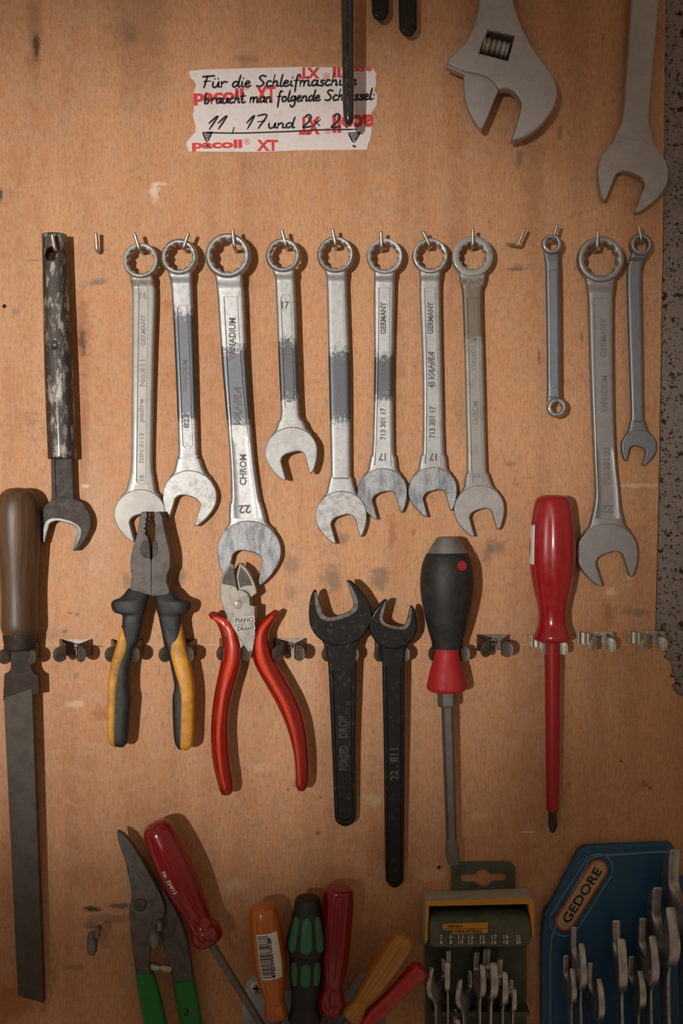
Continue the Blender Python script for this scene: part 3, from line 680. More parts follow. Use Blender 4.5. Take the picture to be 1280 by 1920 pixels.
combination_wrench('short chrome combination wrench marked 17 with a bright white jaw', UG, (531, 480, 33, 23.5), (547, 850, 49, 15),
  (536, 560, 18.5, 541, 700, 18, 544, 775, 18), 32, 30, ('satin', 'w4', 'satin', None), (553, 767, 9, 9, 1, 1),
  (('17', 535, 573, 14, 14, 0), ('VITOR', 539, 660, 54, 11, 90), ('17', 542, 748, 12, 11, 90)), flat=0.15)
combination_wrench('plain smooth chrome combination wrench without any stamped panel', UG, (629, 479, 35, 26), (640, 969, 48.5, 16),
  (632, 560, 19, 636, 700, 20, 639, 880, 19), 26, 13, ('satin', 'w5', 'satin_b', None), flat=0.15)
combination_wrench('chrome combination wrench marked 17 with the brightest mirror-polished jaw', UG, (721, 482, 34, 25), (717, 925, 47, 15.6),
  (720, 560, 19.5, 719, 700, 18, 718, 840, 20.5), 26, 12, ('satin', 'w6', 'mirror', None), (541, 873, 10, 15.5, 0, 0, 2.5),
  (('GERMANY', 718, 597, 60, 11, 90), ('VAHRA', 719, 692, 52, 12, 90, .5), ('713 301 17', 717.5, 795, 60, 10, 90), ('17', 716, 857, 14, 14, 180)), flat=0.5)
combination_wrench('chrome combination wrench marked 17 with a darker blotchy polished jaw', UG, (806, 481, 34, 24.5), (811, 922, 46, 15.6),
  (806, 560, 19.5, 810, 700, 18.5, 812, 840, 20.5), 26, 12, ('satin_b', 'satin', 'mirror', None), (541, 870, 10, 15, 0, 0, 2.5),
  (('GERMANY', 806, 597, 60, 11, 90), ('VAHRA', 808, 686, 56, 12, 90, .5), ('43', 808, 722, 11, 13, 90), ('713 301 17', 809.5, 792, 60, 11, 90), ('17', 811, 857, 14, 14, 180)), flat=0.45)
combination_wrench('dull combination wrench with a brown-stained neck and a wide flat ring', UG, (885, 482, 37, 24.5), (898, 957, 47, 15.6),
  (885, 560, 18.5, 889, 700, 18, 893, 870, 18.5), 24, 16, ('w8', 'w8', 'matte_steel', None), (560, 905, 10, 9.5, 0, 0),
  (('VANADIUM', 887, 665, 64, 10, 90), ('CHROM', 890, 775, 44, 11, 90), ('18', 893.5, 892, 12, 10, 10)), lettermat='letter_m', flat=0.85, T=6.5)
combination_wrench('large shiny combination wrench marked 22, second from the board\'s right edge', UG, (1124, 488, 44, 31), (1137, 1039, 57.5, 18),
  (1125, 575, 23.5, 1127, 700, 22, 1132, 850, 21, 1137, 920, 23), 28, 14, ('rightchrome', 'rightchrome', 'rightchrome', None), (560, 972, 13.5, 20, 0, 0, 2.5),
  (('GERMANY', 1129, 634, 72, 12, 90), ('VANADIUM', 1131, 740, 70, 12, 90), ('713 301 22', 1136, 874, 72, 12, 90), ('22', 1137, 955, 22, 15, 180)), ringT=14, T=8, jawT=10, lettermat='letter_m', flat=0.5)
combination_wrench('small narrow combination wrench hanging at the right edge of the board', UG, (1200, 460, 22, 13), (1196, 839, 33, -14.5),
  (1188, 520, 14, 1191, 650, 13.5, 1194, 780, 12.5), 26, 10, ('rightchrome', 'bluegrey', 'bluegrey', None), ringT=10, T=5, jawT=6.5, flat=0.2)
combination_wrench('big matte grey wrench hanging down from the top right corner', None, (1232, -330, 66, 46), (1183, 330, 66, -21),
  (1219, -180, 30, 1208, 0, 26.5, 1196, 150, 25, 1190, 225, 26), 30, 14, ('matte_steel', 'matte_steel', 'matte_steel', None), ringT=14, T=9, jawT=11, hw=0.44, tip=0.95)

# small double-ended ring wrench
dep = lin(460, 30, 765, 30)
root = thing('ring_wrench', 'small double-ended ring wrench hanging beside the twisted empty hook', 'wrench', W(1032, 460, 30))
mb = MB(); ring_head(mb, 1032, 460, 19, 11, 9, dep, dz=6, seg=96); mb.build('ring_head', 'satin_b', root, 35)
mb = MB(); ring_head(mb, 1041.5, 765, 19, 10, 9, dep, dz=6, seg=96); mb.build('ring_head', 'satin_b', root, 35)
mb = MB(); shank(mb, [(1033, 473, 15, 4), (1034, 486, 14, 5), (1035, 500, 13.5, 6), (1036, 560, 13.2, 6.5), (1037, 640, 13, 6.5), (1037.5, 735, 13, 6.5), (1038, 746, 14, 5.5), (1040, 754, 16, 4)], dep, (506, 728, 7, 7, 1, 1)); mb.build('shank', 'bluegrey', root, 35)

# wrench lengthened with an iron tube
root = thing('tube_handled_wrench', 'dark open-ended wrench with a scuffed iron tube as its handle', 'wrench', W(103, 466, 24))
dep = lin(440, 24, 1030, 16)
def tube_with_hole():
    mb = MB(); L = 60; seg = 48; rows = []
    ys = [440+i*(861-440)/140 for i in range(141)]
    def ctr(y): t = (y-440)/420; return 102+(116.8-102)*t+2.5*math.sin(t*3.1)*-0.3, 23.2+(26.8-23.2)*min(1, t*1.6)
    for y in ys:
        cx, r = ctr(y); ring = []
        rr = r*0.96 if y > 858 else r
        for j in range(seg):
            th = 2*math.pi*j/seg
            px, z = cx+rr*math.cos(th), rr*0.80*math.sin(th)
            # dimple
            dd = math.hypot(px-106.5, y-650)
            if z > 0 and dd < 9: z -= 5*(1-(dd/9)**2)
            ring.append((px, y, z))
        rows.append(ring)
    vs = []; fs = []
    for r_ in rows: vs += r_
    for i in range(len(rows)-1):
        for j in range(seg):
            a = i*seg+j; b = i*seg+(j+1) % seg
            c = [vs[a], vs[b], vs[b+seg], vs[a+seg]]
            mx = sum(p[0] for p in c)/4; my = sum(p[1] for p in c)/4
            if math.hypot((mx-99.5), my-480) < 12.5: continue
            fs.append((a, b, b+seg, a+seg))
    # snap the ragged hole rim to a circle
    used = {}
    for f in fs:
        for q in f: used[q] = used.get(q, 0)+1
    for q, (x, y, z) in enumerate(vs):
        if 0 < used.get(q, 0) < 4 and 445 < y < 850 and math.hypot(x-99.5, y-480) < 18:
            l = math.hypot(x-99.5, y-480); k_ = 12.6/l; x2, y2 = 99.5+(x-99.5)*k_, 480+(y-480)*k_
            cx, r = ctr(y2); q_ = max(0, 1-((x2-cx)/r)**2); vs[q] = (x2, y2, math.copysign(r*0.8*math.sqrt(q_), z))
    mb.add([conv(x, y, z, dep) for x, y, z in vs], fs); return mb
o = tube_with_hole().build('tube_handle', 'rod_iron', root, 60)
sol = o.modifiers.new('wall', 'SOLIDIFY'); sol.thickness = 3*S; sol.offset = -1
mb = MB(); shank(mb, [(116.5, 845, 20, 6.5), (117, 880, 20.5, 6.5), (118.5, 925, 21, 6.5), (119, 940, 24, 6.5), (121, 952, 33, 6.5), (122, 962, 38, 5)], dep, (846, 948, 12.5, 12.5, 0, 1), depth=2.5, rnd=4); mb.build('shank', 'dark_iron', root, 35)
mb = MB(); plate(mb, [outline(jaw_pts(123, 981, 49, -14, 0.55))], 8, 3, dep); j_ = mb.build('open_jaw', 'dark_iron', root, 30)
mb = MB(); plate(mb, [outline(jaw_lip(123, 981, 49, -14, 0.55, 0.13))], 4, 1.5, dep, dz=5.5); mb.build('jaw_lip', 'edge_iron', j_, 30)

# ---------------- top edge tools ----------------
dep = lin(-300, 78, 235, 66)
root = thing('round_bar', 'long glossy black round bar hanging over the handwritten note', 'bar', W(645, -100, 72))
mb = MB(); lathe(mb, (647, -260), (653.5, 236), [(0, 11.5), (200, 11.5), (330, 11.2), (430, 11), (475, 10.2), (488, 8.5), (494.5, 5), (496, 0.2)], dep, seg=28); mb.build('bar', 'blackrod', root, 50)
root['label'] = 'long glossy black round bar hanging over the handwritten note'
for (nm, lab, xa, xb, y1, r_, m_) in (('flat_wrench', 'dark wrench showing its short rounded handle end at the top edge, nearer the black bar', 711.5, 712.5, 38, 15.6, 'black_iron_b'), ('flat_wrench', 'dark wrench showing its longer pitted handle end at the top edge', 763, 764.5, 67, 16.6, 'black_iron')):
    dep = const(26); root = thing(nm, lab, 'tool handle', W(xa, -100, 26), 'dark handle ends at the top edge')
    mb = MB(); T = 6
    slab(mb, [(xa-r_-1, -260, xa+r_+1, -260, 7), (xa-r_-1, -100, xa+r_+1, -100, 7), (xb-r_, y1-26, xb+r_, y1-26, 7), (xb-r_*.97, y1-16, xb+r_*.97, y1-16, 7), (xb-r_*.8, y1-7, xb+r_*.8, y1-7, 6), (xb-r_*.45, y1-1.5, xb+r_*.45, y1-1.5, 4.5)], dep, n=3.4); mb.build('handle', m_, root, 50)

# adjustable wrench
dep = const(34)
root = thing('adjustable_wrench', 'grey adjustable wrench hanging jaw down beside the top edge', 'wrench', W(930, -60, 34))
body = [(906, -260, 1), (956, -260, 1), (958, -100), (961, 0), (965, 22), (974, 49), (995, 90), (1021, 127), (1037, 152), (1043, 176), (1040, 196), (1032, 214), (1010, 242), (985, 259), (968, 266), (957, 267, 1), (958, 261, 1), (965, 240), (975, 204), (971, 190), (960, 176), (948, 171), (935, 173, 1), (926, 163, 1), (918, 154), (898, 145), (869, 139, 1), (850, 131, 1), (837, 124, 1), (842, 112, 1), (858, 96), (873, 81), (884, 58), (892, 35), (897, 0), (902, -100)]
win = [(913, 62, 1), (962, 73, 1), (950, 118, 1), (897, 104, 1)]
mb = MB(); plate(mb, [outline(body), [p[:2] for p in win]], 13, 4.5, dep, res=3); mb.build('body', 'matte_steel', root, 30)
mb = MB(); plate(mb, [outline([(838, 121, 1), (870, 131, 1), (905, 140), (922, 149), (934, 172, 1), (924, 195), (912, 226), (902, 246, 1), (893, 237), (881, 216), (872, 192), (869, 165), (869, 143, 1), (836, 129, 1)])], 9, 2.5, dep, dz=-1, res=2); mb.build('movable_jaw', 'matte_steel', root, 30)
mb = MB(); wp = []
for i in range(61):
    t = i*48/60; ph = (t % 9.6)/9.6; wp.append((t, 14.5+2.0*math.cos(2*math.pi*ph) if ph > 0.12 and ph < 0.88 else 16.5)); 
wp = [(t, 12.2+3.6*(abs(math.cos(math.pi*t/9.6))**0.7)) for t in [i*48/96 for i in range(97)]]
lathe(mb, (905, 84), (951.5, 95.5), wp, dep, sub=1, seg=36, dz=-1); mb.build('adjusting_worm', 'cutter_chrome', root, 25)
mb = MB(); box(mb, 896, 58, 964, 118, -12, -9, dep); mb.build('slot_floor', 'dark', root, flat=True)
mb = MB(); disc(mb, 929, 5, 18, 2.6, dep, 11.5, dome=0.6); mb.build('hanging_boss', 'matte_steel', root, 50)

# ---------------- spring clips ----------------
CG = 'spring clips in the lower row'
def strip(mb, path, y0, hgt, th=1.6, drop=0.0, ybase=0):
    """sheet strip: path of (x, d, dy, h) real px, flat band standing on edge"""
    P = catmull(path, 5); n = len(P); A = []; B = []
    for i, p in enumerate(P):
        a = P[max(i-1, 0)]; b = P[min(i+1, n-1)]; dx, dd = b[0]-a[0], b[1]-a[1]; l = math.hypot(dx, dd) or 1; nx, nd = -dd/l*th/2, dx/l*th/2
        A.append((p[0]+nx, p[1]+nd, p[2], p[3])); B.append((p[0]-nx, p[1]-nd, p[2], p[3]))
    def R(x, d, y): return Vector(((x-640)*S, -d*S, (960-y)*S))
    rings = [[R(a[0], a[1], a[2]-a[3]/2), R(b[0], b[1], b[2]-b[3]/2), R(b[0], b[1], b[2]+b[3]/2), R(a[0], a[1], a[2]+a[3]/2)] for a, b in zip(A, B)]
    grid_tube(mb, rings)
def clip(px, py, label, mat='clip_dark', gap=11, wide=29, reach=40, style=0, screw='screw', h=30):
    c = W(px, py, 8); x, y = c.x/S+640, 960-c.z/S
    root = thing('spring_clip', label, 'clip', (c.x, 0, c.z), CG)
    mb = MB(); h0 = h
    if style == 0:
        strip(mb, [(x-wide, 4, y, h0), (x-wide+1.5, 2, y, h0), (x, 1.5, y, h0), (x+wide-1.5, 2, y, h0), (x+wide, 4, y, h0)], y, h0); mb.build('base_plate', mat, root, 30)
        for s in (-1, 1):
            mb = MB(); strip(mb, [(x+s*wide, 3, y, h0), (x+s*(wide-1), 6, y, h0), (x+s*(gap+9), 22, y+2, h0*0.95), (x+s*gap, reach-4, y+4, h0*0.85), (x+s*(gap+1), reach+1, y+6, h0*0.9), (x+s*(gap+8), reach+7, y+8, h0*0.95), (x+s*(gap+14), reach+11, y+8, h0*0.8), (x+s*(gap+18), reach+13, y+8, h0*0.45), (x+s*(gap+19), reach+13.5, y+8, h0*0.15)], y, h0)
            mb.build('spring_arm', mat, root, 50)
    else:
        h0 = 21
        strip(mb, [(x-34, 8, y, h0), (x-33, 5, y, h0), (x-30, 3, y, h0), (x, 1.5, y, h0), (x+28, 3, y, h0), (x+31, 5, y, h0), (x+32, 8, y, h0)], y, h0); mb.build('base_plate', mat, root, 30)
        for s in (-1, 1):
            mb = MB(); strip(mb, [(x+s*33, 6, y, h0), (x+s*32, 12, y, h0), (x+s*26, 15, y, h0), (x+s*19, 14, y+1, h0), (x+s*15, 18, y+1, h0), (x+s*17, 27, y+2, h0), (x+s*16, 36, y+3, h0), (x+s*10, 42, y+5, h0), (x+s*9, 46, y+6, h0*1.1), (x+s*16, 51, y+8, h0*1.15), (x+s*22, 52, y+9, h0*0.9), (x+s*25, 52, y+9, h0*0.35)], y, h0)
            mb.build('spring_arm', mat, root, 50)
    if screw:
        mb = MB(); dpx = const(0); rings = []
        for q, z in ((1, 0), (1, 2.2), (.85, 4), (.5, 5.4), (.2, 5.6)): rings.append([Vector(((x+7*q*math.cos(t)-640)*S, -(2+z)*S, (960-(y-1+7*q*math.sin(t)))*S)) for t in [2*math.pi*j/20 for j in range(20)]])
        grid_tube(mb, rings); sc = mb.build('screw', screw, root, 30)
        mb = MB()
        for a, b in ((4, .9), (.9, 4)):
            vs = [Vector(((x+sx*a-640)*S, -(2+z)*S, (960-(y-1+sy*b))*S)) for z in (5.0, 5.9) for sx, sy in ((-1, -1), (1, -1), (1, 1), (-1, 1))]
            mb.add(vs, [(0, 1, 2, 3), (7, 6, 5, 4), (0, 4, 5, 1), (1, 5, 6, 2), (2, 6, 7, 3), (3, 7, 4, 0)])
        mb.build('cross_slot', 'dark', sc, flat=True)
    return root
clip(44, 1218, 'dark spring clip gripping the flat file below its handle', gap=16, wide=30, reach=38, screw=None)
clip(141, 1214, 'empty dark spring clip between the file and the yellow-handled pliers')
clip(238, 1214, 'dark spring clip around the left handle of the yellow-handled pliers', gap=13, screw=None)
clip(337, 1214, 'dark spring clip around the right handle of the yellow-handled pliers', gap=13, screw=None)
clip(443, 1212, 'dark spring clip behind the left handle of the red-handled cutters', gap=13, wide=30, screw=None)
clip(543, 1212, 'empty dark spring clip right of the red-handled cutters')
clip(638, 1214, 'dark spring clip behind the larger black wrench', gap=15, wide=29, reach=34, screw=None)
clip(733, 1214, 'dark spring clip behind the smaller black wrench', gap=14, wide=29, reach=34, screw=None)
clip(838, 1213, 'dark spring clip around the neck of the black and red screwdriver', gap=19, wide=27, reach=36, screw=None)
clip(925, 1205, 'empty dark spring clip between the two lower row screwdrivers')
clip(1031, 1202, 'pale metal clip under the flared end of the red screwdriver handle', 'clip_light', style=1, screw=None)
clip(1119, 1196, 'empty pale metal clip with a shiny round screw', 'clip_light', style=1)
clip(1214, 1195, 'empty pale metal clip at the board edge beside the rough concrete', 'clip_light', style=1, screw=None)

# ---------------- flat file ----------------
dep = lin(915, 36, 1900, 20)
root = thing('flat_file', 'long flat file with a brown wooden handle at the left edge', 'file', W(36, 1200, 32))
mb = MB(); lathe(mb, (33, 914), (37.5, 1191), [(0, 1), (1.5, 14), (5, 23), (12, 31), (28, 38), (55, 41), (100, 40.5), (150, 37), (190, 34.5), (230, 34.5), (258, 35), (270, 33), (276, 30)], dep, seg=44); hd = mb.build('wooden_handle', 'wood', root, 50)
mb = MB(); lathe(mb, (37.5, 1188), (38, 1219), [(0, 30.5), (3, 31.5), (18, 30), (26, 30), (29, 29), (31, 24)], dep, seg=40, sub=3); mb.build('ferrule', 'file_dark', root, 40)
mb = MB(); plate(mb, [outline([(22, 1212, 1), (60, 1212, 1), (60, 1240), (61, 1252), (66, 1261), (74, 1266, 1), (75.5, 1300, 1), (8, 1312, 1), (10, 1263, 1), (17, 1259), (22, 1252), (22.5, 1240)])], 8, 1.2, dep); mb.build('tang', 'file_dark', root, 30)
mb = MB(); plate(mb, [[(9, 1305), (74, 1292), (83, 1877), (36, 1863)][0:0] or [(9.5, 1308), (62, 1289), (84, 1877), (66, 1872), (36, 1864)]], 8.6, 0.8, dep); mb.build('blade', 'file', root, 30)

# ---------------- combination pliers ----------------
dep = const(40)
root = thing('combination_pliers', 'combination pliers with yellow and black handles and dark steel jaws', 'pliers', W(283, 1090, 40))
Lj = [(268, 960, 1), (277.5, 959, 1), (278, 969, 1), (276, 975, 1), (278, 978, 1), (274.5, 983, 1), (277, 986, 1), (273.5, 991, 1), (276.5, 995, 1), (274, 1000, 1), (279, 1006, 1), (281, 1013), (283, 1022), (283.5, 1032), (284, 1048, 1), (285.6, 1050, 1), (286, 1116, 1), (246, 1105, 1), (248.5, 1090), (249, 1074, 1), (247, 1071, 1), (248, 1042), (258.7, 1002), (264, 972), (266, 963, 1)]
Rj = [(292.5, 960, 1), (301, 959, 1), (305, 965, 1), (311, 996), (320, 1035), (320.5, 1064, 1), (315.5, 1075, 1), (313.5, 1090, 1), (319.5, 1104, 1), (316, 1114), (288, 1117, 1), (285, 1116, 1), (285.4, 1049, 1), (287.5, 1046, 1), (288, 1024, 1), (291, 1013, 1), (292.5, 1003, 1), (291.8, 990, 1), (293, 985, 1), (291.2, 980, 1), (292.2, 972, 1)]
mb = MB(); plate(mb, [outline(Lj, 4)], 13, 1.6, dep); lj = mb.build('jaw', 'plier_steel', root, 30)
mb = MB(); plate(mb, [outline(Rj, 4)], 12.4, 1.6, dep); rj = mb.build('jaw', 'plier_steel', root, 30)
mb = MB(); plate(mb, [outline([(264, 1030), (268, 1017), (276, 1012), (282, 1018, 1), (283.6, 1046, 1), (274, 1046), (267, 1040)], 4)], 1, 0.4, dep, dz=12.6); mb.build('pipe_grip', 'dark_iron', lj, 30)
mb = MB(); plate(mb, [outline([(288.5, 1016, 1), (295, 1013), (298, 1022), (298, 1032), (294, 1042), (288, 1045, 1)], 4)], 1, 0.4, dep, dz=12.0); mb.build('pipe_grip', 'dark_iron', rj, 30)
mb = MB(); slab(mb, [(240, 1104, 281, 1115, 11), (227, 1119, 278, 1121, 15), (212, 1126, 276, 1130, 18), (209, 1135, 274.5, 1138, 18), (214, 1147, 273, 1147, 17), (229, 1153, 270, 1155, 15), (229.5, 1166, 267.5, 1170, 15), (230, 1182, 264.5, 1184, 15), (226, 1200, 260.5, 1202, 15), (219, 1216, 251, 1218, 15), (210, 1250, 244, 1252, 15), (205, 1290, 243, 1292, 15), (204, 1308, 246, 1308, 15), (204, 1345, 243, 1347, 15), (206, 1384, 239.5, 1388, 14), (211, 1394, 234, 1398, 11)], dep, n=2.8); hL = mb.build('handle', 'rubber', root, 60)
mb = MB(); slab(mb, [(228, 1174, 231, 1176, 8), (226, 1183, 240, 1186, 12), (222, 1196, 244.5, 1198, 15), (217, 1216, 242.5, 1218, 16.4), (207.5, 1250, 230, 1252, 16.6), (203, 1292, 223, 1293, 16.6), (202.6, 1340, 221, 1341, 16.6), (202.6, 1383, 219.5, 1386, 15.6), (207, 1394, 219, 1397, 12)], dep, n=3.2); mb.build('grip_inlay', 'yellow', hL, 60)
mb = MB(); slab(mb, [(289, 1116, 326, 1106, 11), (290, 1122, 338, 1119, 15), (291.5, 1131, 355, 1126, 18), (293, 1139, 358.5, 1135, 18), (295, 1147, 354, 1147, 17), (297.5, 1156, 344, 1153, 15), (300, 1168, 341, 1166, 15), (303.5, 1185, 342, 1183, 15), (307, 1203, 344, 1201, 15), (314, 1222, 350, 1220, 15), (321, 1252, 356, 1250, 15), (327, 1285, 361, 1283, 15), (323.5, 1306, 362, 1308, 15), (324, 1345, 363, 1347, 15), (327, 1388, 360, 1392, 14), (333, 1401, 353, 1402, 11)], dep, n=2.8); hR = mb.build('handle', 'rubber', root, 60)
mb = MB(); slab(mb, [(336, 1173, 341, 1171, 8), (325, 1187, 343, 1183, 12), (317, 1203, 346, 1200, 15), (318, 1222, 351, 1220, 16.4), (325, 1252, 359, 1250, 16.6), (334, 1285, 364, 1283, 16.6), (337, 1312, 365.5, 1310, 16.6), (336.5, 1345, 364.5, 1347, 16.6), (336, 1392, 362.5, 1392, 15.6), (339, 1402, 355, 1403, 12)], dep, n=3.2); mb.build('grip_inlay', 'yellow', hR, 60)

# ---------------- side cutters ----------------
dep = const(40)
root = thing('side_cutters', 'bright side cutters with curved translucent red handles', 'pliers', W(447, 1130, 40))
Rh = [(449, 1055, 1), (462, 1065), (473.6, 1084), (480, 1102), (482, 1112, 1), (472, 1120, 1), (473, 1134, 1), (481, 1135, 1), (480, 1165), (470, 1192, 1), (448, 1222, 1), (440, 1218, 1), (424, 1152), (430, 1130), (448, 1110, 1), (446.5, 1104, 1), (443, 1080, 1)]
Lh = [(434, 1055.5, 1), (438, 1058, 1), (440, 1072, 1), (446.2, 1105, 1), (456, 1106), (464, 1111), (469, 1118, 1), (470, 1133, 1), (479, 1136, 1), (478.6, 1153, 1), (480, 1189, 1), (474, 1226, 1), (464, 1218), (450, 1196), (437, 1176), (425, 1152), (419, 1137), (413.8, 1117), (415.6, 1088), (424, 1068)]
mb = MB(); plate(mb, [outline(Rh, 4)], 9, 2, dep, dz=-4); rh = mb.build('cutter_half', 'cutter_chrome', root, 30)
mb = MB(); plate(mb, [outline(Lh, 4)], 9, 2, dep, dz=4); lh = mb.build('cutter_half', 'cutter_chrome', root, 30)
mb = MB(); disc(mb, 447, 1132, 8.5, 1.3, dep, 12.6, dome=0.8); mb.build('pivot_rivet', 'cutter_chrome', lh, 40)
mb = MB(); plate(mb, [outline([(434.5, 1059, 1), (439, 1073, 1), (444.6, 1102, 1), (436, 1097), (418, 1094, 1), (420, 1083), (427, 1069)], 4)], 0.8, 0.3, dep, dz=12.8); mb.build('blade_face', 'plier_steel', lh, 30)
mb = MB(); plate(mb, [outline([(451, 1063, 1), (460, 1071), (470, 1088), (473, 1098, 1), (460, 1098), (450, 1102, 1), (447, 1082, 1)], 4)], 0.8, 0.3, dep, dz=4.8); mb.build('blade_face', 'plier_steel', rh, 30)
mb = MB(); lb = [(439, 1156.5), (478, 1153), (479, 1165), (440, 1168)]; plate(mb, [lb], 1.0, 0.3, dep, dz=13.4); plate(mb, [[(441, 1173), (479, 1170), (479.5, 1180), (447, 1184)]], 1.0, 0.3, dep, dz=13.4); mb.build('raised_bar', 'letter_l', lh, 30)
mb = MB(); text(mb, 'PIANO', 459.5, 1161, 34, 8.5, 3.5, dep, 14.6, 0.4); text(mb, 'DRAHT', 462, 1177, 31, 8, 3.5, dep, 14.6, 0.4); mb.build('lettering', 'dark_iron', lh, 30)
hgrips = []
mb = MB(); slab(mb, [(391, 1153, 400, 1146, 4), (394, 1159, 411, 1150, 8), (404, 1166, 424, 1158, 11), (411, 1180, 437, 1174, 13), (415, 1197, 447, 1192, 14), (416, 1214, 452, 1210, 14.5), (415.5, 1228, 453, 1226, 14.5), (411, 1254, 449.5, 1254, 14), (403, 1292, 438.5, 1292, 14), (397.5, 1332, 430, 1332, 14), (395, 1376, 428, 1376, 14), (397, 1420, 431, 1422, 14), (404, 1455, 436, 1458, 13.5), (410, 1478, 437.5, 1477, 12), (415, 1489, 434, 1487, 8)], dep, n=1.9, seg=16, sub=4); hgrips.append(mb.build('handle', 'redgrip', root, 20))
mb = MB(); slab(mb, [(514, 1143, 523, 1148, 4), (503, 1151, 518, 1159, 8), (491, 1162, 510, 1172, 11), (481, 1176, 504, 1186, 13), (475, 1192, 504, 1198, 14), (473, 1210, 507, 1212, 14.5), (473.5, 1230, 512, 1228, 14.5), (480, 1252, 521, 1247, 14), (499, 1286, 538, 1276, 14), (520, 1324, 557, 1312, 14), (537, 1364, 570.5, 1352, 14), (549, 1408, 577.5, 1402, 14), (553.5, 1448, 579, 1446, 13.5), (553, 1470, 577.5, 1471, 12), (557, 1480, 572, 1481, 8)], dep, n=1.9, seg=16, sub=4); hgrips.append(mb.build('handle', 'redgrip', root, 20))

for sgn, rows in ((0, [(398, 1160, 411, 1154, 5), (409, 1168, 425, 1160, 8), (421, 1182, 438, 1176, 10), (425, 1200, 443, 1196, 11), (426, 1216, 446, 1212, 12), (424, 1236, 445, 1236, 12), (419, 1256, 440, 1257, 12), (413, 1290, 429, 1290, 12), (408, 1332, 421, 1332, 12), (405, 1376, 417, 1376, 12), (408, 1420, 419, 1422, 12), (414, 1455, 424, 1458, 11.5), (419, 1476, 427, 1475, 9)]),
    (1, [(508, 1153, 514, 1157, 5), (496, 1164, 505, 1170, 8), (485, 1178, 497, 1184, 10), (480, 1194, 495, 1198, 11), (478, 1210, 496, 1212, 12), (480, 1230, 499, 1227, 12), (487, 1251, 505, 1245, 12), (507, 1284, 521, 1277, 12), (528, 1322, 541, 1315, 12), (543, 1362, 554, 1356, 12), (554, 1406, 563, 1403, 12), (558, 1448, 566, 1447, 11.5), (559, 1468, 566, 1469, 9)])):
    mb = MB(); slab(mb, rows, dep, n=2.2, seg=14, sub=4, dz=4.4); mb.build('grip_glow_strip', 'gripglow', hgrips[sgn], 25)  # added raised strip carrying the painted glow inside the red plastic

# ---------------- black open-ended wrenches ----------------
def black_wrench(label, jaw, rows, mat, dz_, letters, panel, hw):
    jx, jy, R, deg = jaw; dep = lin(jy, dz_[0], rows[-1][1], dz_[1])
    root = thing('open_end_wrench', label, 'wrench', W(jx, jy+60, dz_[0]), 'black single-ended wrenches')
    mb = MB(); plate(mb, [outline(jaw_pts(jx, jy, R, deg, hw, 0.95))], 10, 3.5, dep, res=3); j = mb.build('open_jaw', mat, root, 30)
    mb = MB(); plate(mb, [outline(jaw_lip(jx, jy, R, deg, hw, 0.12))], 5, 1.5, dep, dz=6.5); mb.build('jaw_lip', 'edge_iron', j, 30)
    mb = MB(); shank(mb, rows, dep, panel, rnd=3.6, depth=2.4); s = mb.build('shank', mat, root, 35)
    for t in letters:
        mb = MB(); text(mb, *t, dep, 5.4, 0.7, bold=0.03); mb.build('forged_lettering', 'dark_iron', s, 30)
black_wrench('larger black open-ended wrench standing jaw up, worn bright inside the jaw', (637, 1151, 59, 196.5), [(638, 1172, 44, 6), (638, 1190, 40, 7.5), (639, 1206, 33, 7.5), (640.5, 1222, 28.5, 7.5), (641.5, 1245, 26.5, 7.5), (644, 1400, 22, 7.5), (646, 1480, 20.8, 7.5), (647, 1525, 20, 7.5), (647, 1538, 17.5, 7), (647.2, 1545, 11, 6), (647.2, 1548, 5, 4)],
  'black_iron', (44, 18), (('DROP', 643, 1362, 40, 17, 90), ('FORGED', 644.5, 1420, 46, 17, 90)), (1255, 1536, 17.5, 13.5, 0, 1), 0.51)
black_wrench('smaller but longer-handled black open-ended wrench standing jaw up', (737, 1171, 45, 166), [(737, 1188, 33, 6), (737, 1200, 30, 7.5), (737, 1214, 24, 7.5), (737, 1228, 21.5, 7.5), (737, 1245, 21, 7.5), (738.5, 1400, 19.4, 7.5), (739, 1560, 18, 7.5), (739.5, 1640, 17, 7.5), (739.7, 1654, 14, 7), (739.8, 1660, 8.5, 6), (739.8, 1663, 4, 4)],
  'black_iron_b', (44, 18), (('22 . 811', 738.5, 1432, 60, 16, 90),), (1250, 1655, 13.5, 11.5, 0, 1), 0.5)

# ---------------- lower row screwdrivers ----------------
dep = lin(1000, 56, 1625, 34)
root = thing('screwdriver', 'flat-bladed screwdriver with a black and red handle and steel cap', 'screwdriver', W(838, 1213, 52))
mb = MB(); lathe(mb, (838, 1034), (837.5, 1216), [(0, 34), (4, 38), (12, 42.5), (30, 48), (60, 50.5), (90, 48), (120, 42), (145, 36), (165, 30), (182, 26)], dep, seg=48, sq=0.92); hd = mb.build('handle', 'rubber', root, 60)
mb = MB(); lathe(mb, (838.5, 1006), (838, 1040), [(0, 10), (1, 17), (4, 21), (16, 29), (28, 35.5), (32, 37.5), (34, 36.5)], dep, seg=44, sub=3, sq=0.92); mb.build('steel_cap', 'capsilver', root, 50)
mb = MB(); lathe(mb, (837.5, 1205), (837.5, 1297), [(0, 24), (10, 22.5), (24, 23.5), (48, 30), (70, 35), (82, 37), (88, 35), (92, 29)], dep, flutes=6, amp=0.05, seg=48, sq=0.95, famp=lambda t: max(0, min(1, (t-30)/20))); mb.build('collar', 'softred', root, 60)
mb = MB(); lathe(mb, (837.5, 1294), (838, 1326), [(0, 17), (4, 18), (27, 18), (31, 16), (32, 12)], dep, poly=6, seg=36, sub=1); mb.build('hex_bolster', 'shaft', root, 20)
mb = MB(); lathe(mb, (838, 1320), (846.5, 1585), [(0, 11.5), (130, 11), (250, 10), (265, 9.5)], dep, poly=6, seg=36, sub=2)
